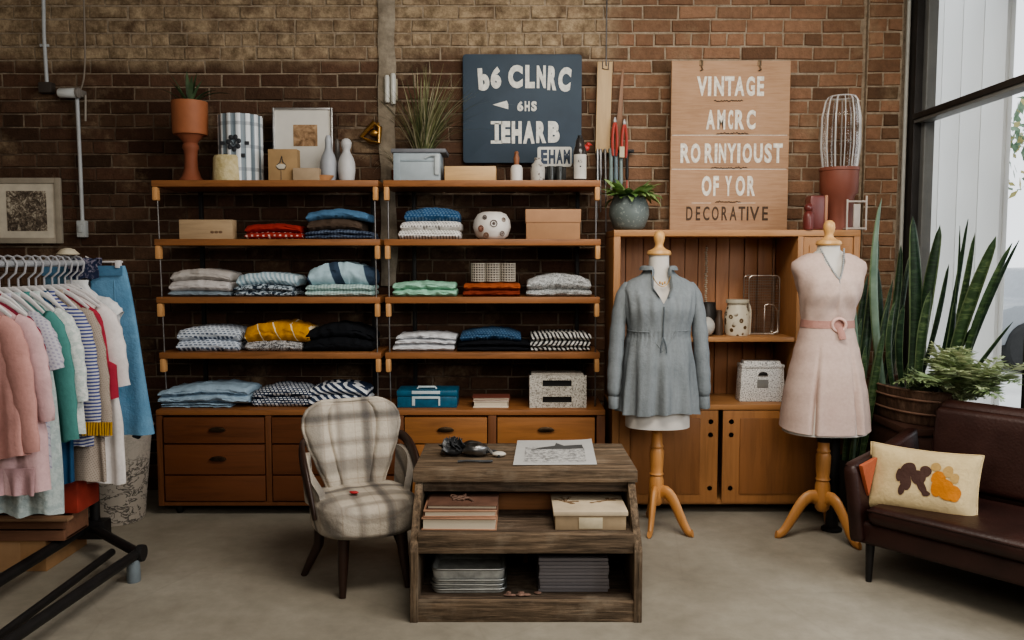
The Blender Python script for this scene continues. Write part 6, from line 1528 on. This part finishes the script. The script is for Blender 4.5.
# cream cushion
CUSH = cloth((.56, .44, .25))
Mc = (Matrix.Translation(SO) @ Matrix.Rotation(SA, 4, 'Z'))
a = P(868, 443, 3.40); b_ = P(985, 521, 3.02)
cen = (P(868, 443, 3.46) + P(985, 520, 3.14)) / 2
t = thing('cushion', 'cream oblong cushion with a brown and an orange animal shape on the sofa', 'cushion', (0, 0, 0))
wv = P(979, 490, 3.2) - P(870, 474, 3.45); wl = wv.length
cen = (P(979, 491, 3.2) + P(869, 475, 3.45)) / 2
xax = wv.normalized(); zax = Vector((.12, .30, .9)); zax = (zax - xax * zax.dot(xax)).normalized(); yax = zax.cross(xax)
Mq = Matrix(((xax.x, yax.x, zax.x, cen.x), (xax.y, yax.y, zax.y, cen.y), (xax.z, yax.z, zax.z, cen.z), (0, 0, 0, 1)))
t.matrix_world = Mq
cw, chh, ct = wl / 2 * 1.04, .142, .06
def cush(u, v, off=0.0, side=-1):
    a, b = (u - .5) * 2, (v - .5) * 2
    pin = 1 - .07 * (1 - a * a) if True else 1
    x = a * cw * (1 - .05 * (1 - b * b)); z = b * chh * (1 - .08 * (1 - a * a))
    th = ct * (max(0, (1 - a ** 4)) * max(0, (1 - b ** 4))) ** .55
    return Vector((x, side * (th + off) + .003 * nz(a * 3, b * 3, side), z))
m = MB(); m.sheet(lambda u, v: cush(u, v, 0, -1), 36, 24); m.sheet(lambda u, v: cush(u, v, 0, 1), 36, 24); m.build('cushion_body', CUSH, t, smooth=80)
m = MB(); e = [cush(k / 30, 0) for k in range(31)] + [cush(1, k / 16) for k in range(1, 17)] + [cush(1 - k / 30, 1) for k in range(1, 31)] + [cush(0, 1 - k / 16) for k in range(1, 16)]
m.tube(e, .004, 6, closed=True); m.build('piping', CUSH, t)
def applique(polys, name, mt):
    m = MB()
    for cx, cz, rx, rz, rot in polys:
        cx, rx, rz = cx * 1.25 - .0, rx * 1.3, rz * 1.1
        tt = bmesh.new(); c0 = tt.verts.new(cush(.5 + cx / 2, .5 + cz / 2, .003)); ring = []; rings = [[c0]]
        for q in (.33, .66, 1.0):
            rg = []
            for k in range(22):
                a = 2 * PI * k / 22; x = cos(a) * rx * q * (1 + .08 * sin(3 * a + cx * 9)); z = sin(a) * rz * q; xr = x * cos(rot) - z * sin(rot); zr = x * sin(rot) + z * cos(rot)
                rg.append(tt.verts.new(cush(.5 + (cx + xr) / 2, .5 + (cz + zr * 2.0) / 2, .003)))
            rings.append(rg)
        for A_, B_ in zip(rings, rings[1:]):
            for k in range(22):
                if len(A_) == 1: tt.faces.new((A_[0], B_[k], B_[(k + 1) % 22]))
                else: tt.faces.new((A_[k], B_[k], B_[(k + 1) % 22], A_[(k + 1) % 22]))
        m._merge(tt, 0)
    m.build(name, mt, t, smooth=80)
applique([(-.17, .30, .12, .10, .3), (-.20, -.0, .08, .16, .25), (-.02, .10, .11, .10, -.2), (.05, -.18, .05, .13, .7), (.11, -.35, .06, .04, 0), (-.24, -.3, .045, .1, -.3), (.08, .32, .08, .08, 0), (-.30, .1, .05, .09, 0)], 'brown_patch', cloth((.075, .042, .035)))
applique([(.27, .18, .10, .09, .2), (.36, -.06, .15, .11, -.2), (.50, -.22, .10, .11, -.2), (.25, -.16, .07, .11, .2), (.40, -.34, .1, .05, -.1)], 'orange_patch', cloth((.47, .17, .025)))
applique([(.40, .40, .07, .08, 0), (.50, .22, .06, .07, 0), (.22, .50, .07, .06, 0)], 'tan_patch', cloth((.40, .26, .10)))
# rust coloured patch: light on the inner sofa arm, put in as colour
m = MB(); Mx = Mc
def rust(u, v):
    y = .0 + .11 * u * (1 - v * .85); z = .506 + .002 - v * .15
    return Mc @ Vector((-.052 + .02 + .045 * (1 - v * .6) + .0, y - .055, z))
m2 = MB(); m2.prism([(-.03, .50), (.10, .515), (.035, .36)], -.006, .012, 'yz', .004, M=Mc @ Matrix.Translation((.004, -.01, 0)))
tag(m2.build('lit_arm_patch', cloth((.42, .12, .06))), 'small rust orange patch standing for light on the inner sofa arm, beside the cream cushion', 'cloth')

# ================================================================ planter bench and plants by the window
DKB = wood((.06, .03, .022), .6, 'X', 1, .5)
t = thing('plant_bench', 'dark low wooden bench under the bark tub, behind the sofa', 'bench', (1.98, 4.15, 0))
m = MB(); m.bx(-.13, .22, -.36, .34, .525, .56, .005); m.build('top', DKB, t)
for x in (-.10, .19):
    for y in (-.33, .31): m = MB(); m.bx(x - .025, x + .025, y - .025, y + .025, 0, .525, .004); m.build('leg', DKB, t)
m = MB(); m.bx(-.12, .21, -.35, -.33, .40, .525, .003); m.bx(-.12, -.10, -.33, .32, .40, .525, .003); m.build('apron', DKB, t)
PC = Vector((2.03, 4.10, .561)); pax, pay, ph_ = .185, .31, .165
g = G('bark'); n = g.noise(4, 6, .7, g.mp((10, 10, 2))); 
PLW = g.done(g.ramp(n, [(.3, (.055, .032, .022)), (.52, (.12, .07, .045)), (.7, (.2, .13, .09))]), .8); g.bump(n, .6, .01)
t = thing('bark_planter', 'oval reddish brown bark tub full of tall leaves behind the sofa', 'planter', PC)
m = MB(); m.lathe([(0, 0), (.86, 0), (.9, .01), (.99, ph_ - .01), (1.02, ph_), (.97, ph_ + .006), (.92, ph_), (.9, ph_ - .03), (0, ph_ - .03)], seg=56, sx=pax, sy=pay, fn=lambda a, z: 1 + .012 * sin(a * 24)); m.build('tub', PLW, t)
m = MB(); m.lathe([(0, 0), (.9, 0), (.9, .008), (0, .012)], (0, 0, ph_ - .03), 40, sx=pax, sy=pay); m.build('soil', plain((.03, .022, .017), .95, var=.4, scale=40), t)
for q in (.35, .75):
    m = MB(); m.tube([(pax * (.9 + .1 * q + .02) * cos(a), pay * (.9 + .1 * q + .02) * sin(a), ph_ * q) for a in [2 * PI * k / 44 for k in range(44)]], .006, 6, closed=True); m.build('hoop', plain((.16, .09, .06), .8), t)
SN1 = leafmat((.010, .024, .012), (.032, .06, .03), banded=True); SN2 = leafmat((.022, .045, .018), (.08, .12, .05), banded=True); SNE = leafmat((.07, .11, .05), (.13, .17, .09))
SN3 = leafmat((.07, .12, .085), (.2, .27, .2), 8)  # paler leaf tone; puts the light on the tallest leaf into its colour
def sword(root, base, top, width, bow=(0, 0, 0), mt=SN1, tw=.3, face=0.0):
    base, top, bow = Vector(base), Vector(top), Vector(bow); n = 16; o_ = root.location
    axis = (top - base); vd = Vector((base.x, base.y, 0)).normalized(); side0 = Vector((vd.y, -vd.x, 0))
    def pt(t_): return base.lerp(top, t_) + bow * (4 * t_ * (1 - t_) * .5 + t_ * t_ * .0) - o_
    def wd(t_): return width * (.52 + .75 * t_ - .25 * t_ * t_ if t_ < .55 else (.857) * math.sqrt(max(0, 1 - ((t_ - .55) / .45) ** 2.1)) + .0) + .0008
    def f(u, v):
        a = tw * v + face; nrm = Vector((vd.x, vd.y, 0)); s = side0 * cos(a) + nrm * sin(a); q = (u - .5) * 2
        return pt(v) + s * q * wd(v) * .43 + nrm * (abs(q) ** 2 * wd(v) * .22) * cos(a) - side0 * (abs(q) ** 2 * wd(v) * .22) * sin(a)
    m = MB(); m.sheet(f, 8, n, thick=.0022); m.sheet(lambda u, v: f(u * .10, v) + Vector((0, 0, 0)) - vd * .0012, 1, n); m.sheet(lambda u, v: f(.90 + u * .10, v) - vd * .0012, 1, n)
    for fc in m.bm.faces: pass
    k = len(m.bm.faces); 
    for i_, fc in enumerate(m.bm.faces):
        if i_ >= k - 2 * n: fc.material_index = 1
    return m.build('leaf', [mt, SNE], root, smooth=60)
def snake(label, basep, leaves, pot=None):
    t = thing('snake_plant', label, 'plant', basep)
    for bx3, by3, tx, ty, tY, w, bow, mt, tw, fa in leaves:
        sword(t, (basep[0] + bx3, basep[1] + by3, basep[2]), P(tx, ty, tY), w, bow, mt, tw, fa)
    return t
zs_ = PC.z + ph_ - .022
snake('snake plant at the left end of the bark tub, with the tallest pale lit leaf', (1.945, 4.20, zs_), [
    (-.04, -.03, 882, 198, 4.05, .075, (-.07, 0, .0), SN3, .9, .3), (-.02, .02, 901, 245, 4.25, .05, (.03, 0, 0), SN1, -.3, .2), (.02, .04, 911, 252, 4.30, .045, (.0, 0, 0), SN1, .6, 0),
    (.015, -.02, 896, 300, 4.15, .05, (-.05, 0, 0), SN2, .5, .3), (-.05, .04, 876, 262, 4.22, .045, (.05, 0, 0), SN1, .5, 0), (.03, -.05, 921, 330, 4.10, .04, (.03, 0, 0), SN2, .5, 0)])
snake('snake plant in the middle of the bark tub, with broad banded leaves', (2.04, 4.12, zs_), [
    (-.05, -.06, 913, 216, 4.05, .085, (.05, 0, 0), SN1, .45, .1), (-.01, -.04, 940, 225, 4.02, .08, (-.03, 0, 0), SN1, -.4, 0), (.03, .02, 949, 264, 4.05, .04, (.03, 0, 0), SN1, .3, .3),
    (-.03, -.09, 931, 290, 3.98, .065, (-.02, 0, 0), SN2, .5, 0), (-.06, .0, 904, 305, 4.02, .05, (-.04, 0, 0), SN1, .3, 0)])
snake('snake plant towards the fern end of the bark tub, with thin dark leaves', (2.09, 4.00, zs_), [
    (.01, .04, 968, 219, 3.88, .038, (.03, 0, 0), SN1, .7, .3), (.0, .0, 960, 226, 3.90, .026, (.07, 0, 0), SN1, .6, .4), (.03, .02, 975, 233, 3.86, .045, (.03, 0, 0), SN2, .5, 0),
    (-.02, -.03, 955, 300, 3.86, .05, (.05, 0, 0), SN1, .5, .3), (-.01, .03, 979, 322, 3.84, .045, (-.02, 0, 0), SN2, .3, 0)])
snake('snake plant nearest the sofa back, with a broad banded leaf leaning to the window', (2.10, 3.89, zs_), [
    (-.03, .0, 996, 236, 3.70, .08, (-.045, 0, 0), SN2, -.3, 0), (.02, -.01, 1012, 243, 3.62, .045, (-.05, 0, 0), SN2, .3, .2), (.03, .01, 1019, 240, 3.60, .028, (-.04, 0, 0), SN1, .4, .2),
    (.01, -.03, 1013, 322, 3.60, .035, (-.03, 0, -.04), SN1, .6, .2)])
t = snake('dark snake plant in a black floor pot between the pink dress and the bark tub', (1.755, 4.165, .30), [
    (-.04, 0, 868, 275, 4.2, .06, (-.02, 0, 0), SN1, .4, .1), (-.02, -.03, 879, 240, 4.2, .06, (.0, 0, 0), SN1, .3, 0), (.02, .0, 889, 300, 4.16, .06, (.02, 0, 0), SN1, .3, .2), (-.05, -.02, 862, 318, 4.12, .05, (.01, 0, .10), SN2, .4, .3),
    (-.03, -.05, 866, 345, 4.05, .05, (.03, 0, .08), SN2, .4, .3), (-.02, -.06, 850, 262, 4.0, .03, (.06, 0, .02), SN3, .5, .2), (.03, -.03, 884, 330, 4.1, .055, (.0, 0, 0), SN2, .3, 0), (.0, .03, 874, 300, 4.22, .06, (.0, 0, 0), SN1, .3, 0), (.04, .03, 893, 280, 4.2, .05, (.0, 0, 0), SN1, .4, 0)])
m = MB(); m.lathe([(0, -.298), (.07, -.298), (.085, .0), (.088, .03), (.08, .03), (.076, 0.0), (0, .0)], seg=30); m.build('pot', plain((.02, .018, .018), .5), t)
# pale lacy fern
t = thing('lacy_fern', 'pale green lacy fern spilling over the sofa back under the tall leaves', 'plant', (2.11, 3.83, zs_ - .002))
o_ = t.location; rr = random.Random(31); FM = [leafmat((.34, .42, .22), (.58, .64, .42)), leafmat((.12, .18, .08), (.26, .33, .17))]
def frond(az, L, lean, droop, start=(0, 0, 0)):
    m = MB(); p = Vector(start); a = lean; n = 16; tt = bmesh.new()
    for i in range(n):
        d = Vector((cos(az) * sin(a), sin(az) * sin(a), cos(a))); p2 = p + d * L / n; side = Vector((-sin(az), cos(az), 0)); up = d.cross(side)
        l = L * .22 * sin(PI * min(1, (i + 1.2) / (n + 1))) 
        for sg in (-1, 1):
            for k in range(3):
                q = p.lerp(p2, k / 3); e = q + side * sg * l * (.8 + .4 * rr.random()) + d * l * .5 + up * rr.uniform(-.35, .35) * l; w = .0045 + l * .05
                vs = [tt.verts.new(x) for x in (q, q.lerp(e, .5) + d * w + up * rr.uniform(-w, w), e, q.lerp(e, .5) - d * w)]; tt.faces.new(vs)
        p = p2; a += droop / n
    m._merge(tt, 0); return m
for k in range(80):
    az = rr.uniform(-PI, 0.15) if k % 3 else rr.uniform(-2.9, -1.2)
    L_ = rr.uniform(.18, .40)
    if cos(az) > .25: L_ = min(L_, .13)
    frond(az, L_, rr.uniform(.1, .8), rr.uniform(.4, 1.5), (rr.uniform(-.05, .05), rr.uniform(-.09, .06), 0)).build('frond', FM[0] if rr.random() < .72 else FM[1], t, smooth=0)
t = thing('trailing_herb', 'small dark green feathery herb at the left front of the bark tub', 'plant', (1.98, 3.90, zs_ - .002))
for k in range(22):
    frond(rr.uniform(-PI, PI), rr.uniform(.07, .16), rr.uniform(.1, .6), rr.uniform(.3, 1.3), (rr.uniform(-.03, .03), rr.uniform(-.02, .02), 0)).build('frond', FM[1], t, smooth=0)
# ================================================================ light and camera
def area(name, loc, target, sx_, sy_, power, col=(1, 1, 1)):
    l = bpy.data.lights.new(name, 'AREA'); l.shape = 'RECTANGLE'; l.size = sx_; l.size_y = sy_; l.energy = power; l.color = col
    o = bpy.data.objects.new(name, l); COL.objects.link(o); o.location = loc
    o.rotation_euler = (Vector(target) - Vector(loc)).to_track_quat('-Z', 'Y').to_euler(); return o
area('shop_front_light', (.7, -1.0, 2.55), (.3, 4.2, .9), 3.2, 1.2, 70, (1, .95, .88))
area('ceiling_light', (.7, 2.3, 3.1), (.75, 3.2, 0), 1.8, 1.0, 95, (1, .93, .83))
area('side_fill_light', (3.35, 1.9, 1.9), (0, 3.4, .9), 2.2, 2.0, 110, (.93, .97, 1.0))  # added area lamp in the side recess for cross light; no window opens there
w = bpy.data.worlds.new('daylight'); bpy.context.scene.world = w; w.use_nodes = True
bg = w.node_tree.nodes['Background']; bg.inputs[0].default_value = (.92, .96, 1.0, 1); bg.inputs[1].default_value = 1.7
cam = bpy.data.cameras.new('camera'); co = bpy.data.objects.new('camera', cam); COL.objects.link(co)
cam.sensor_width = 36; cam.lens = FPX / 1024 * 36; cam.sensor_fit = 'HORIZONTAL'
co.location = (0, 0, CH); co.rotation_euler = (PI / 2 - TILT, 0, 0)
sc = bpy.context.scene; sc.camera = co
sc.view_settings.view_transform = 'AgX'; sc.view_settings.look = 'AgX - Medium High Contrast'
sc.view_settings.exposure = -0.08; sc.view_settings.gamma = 1.0
sc.cycles.use_denoising = True
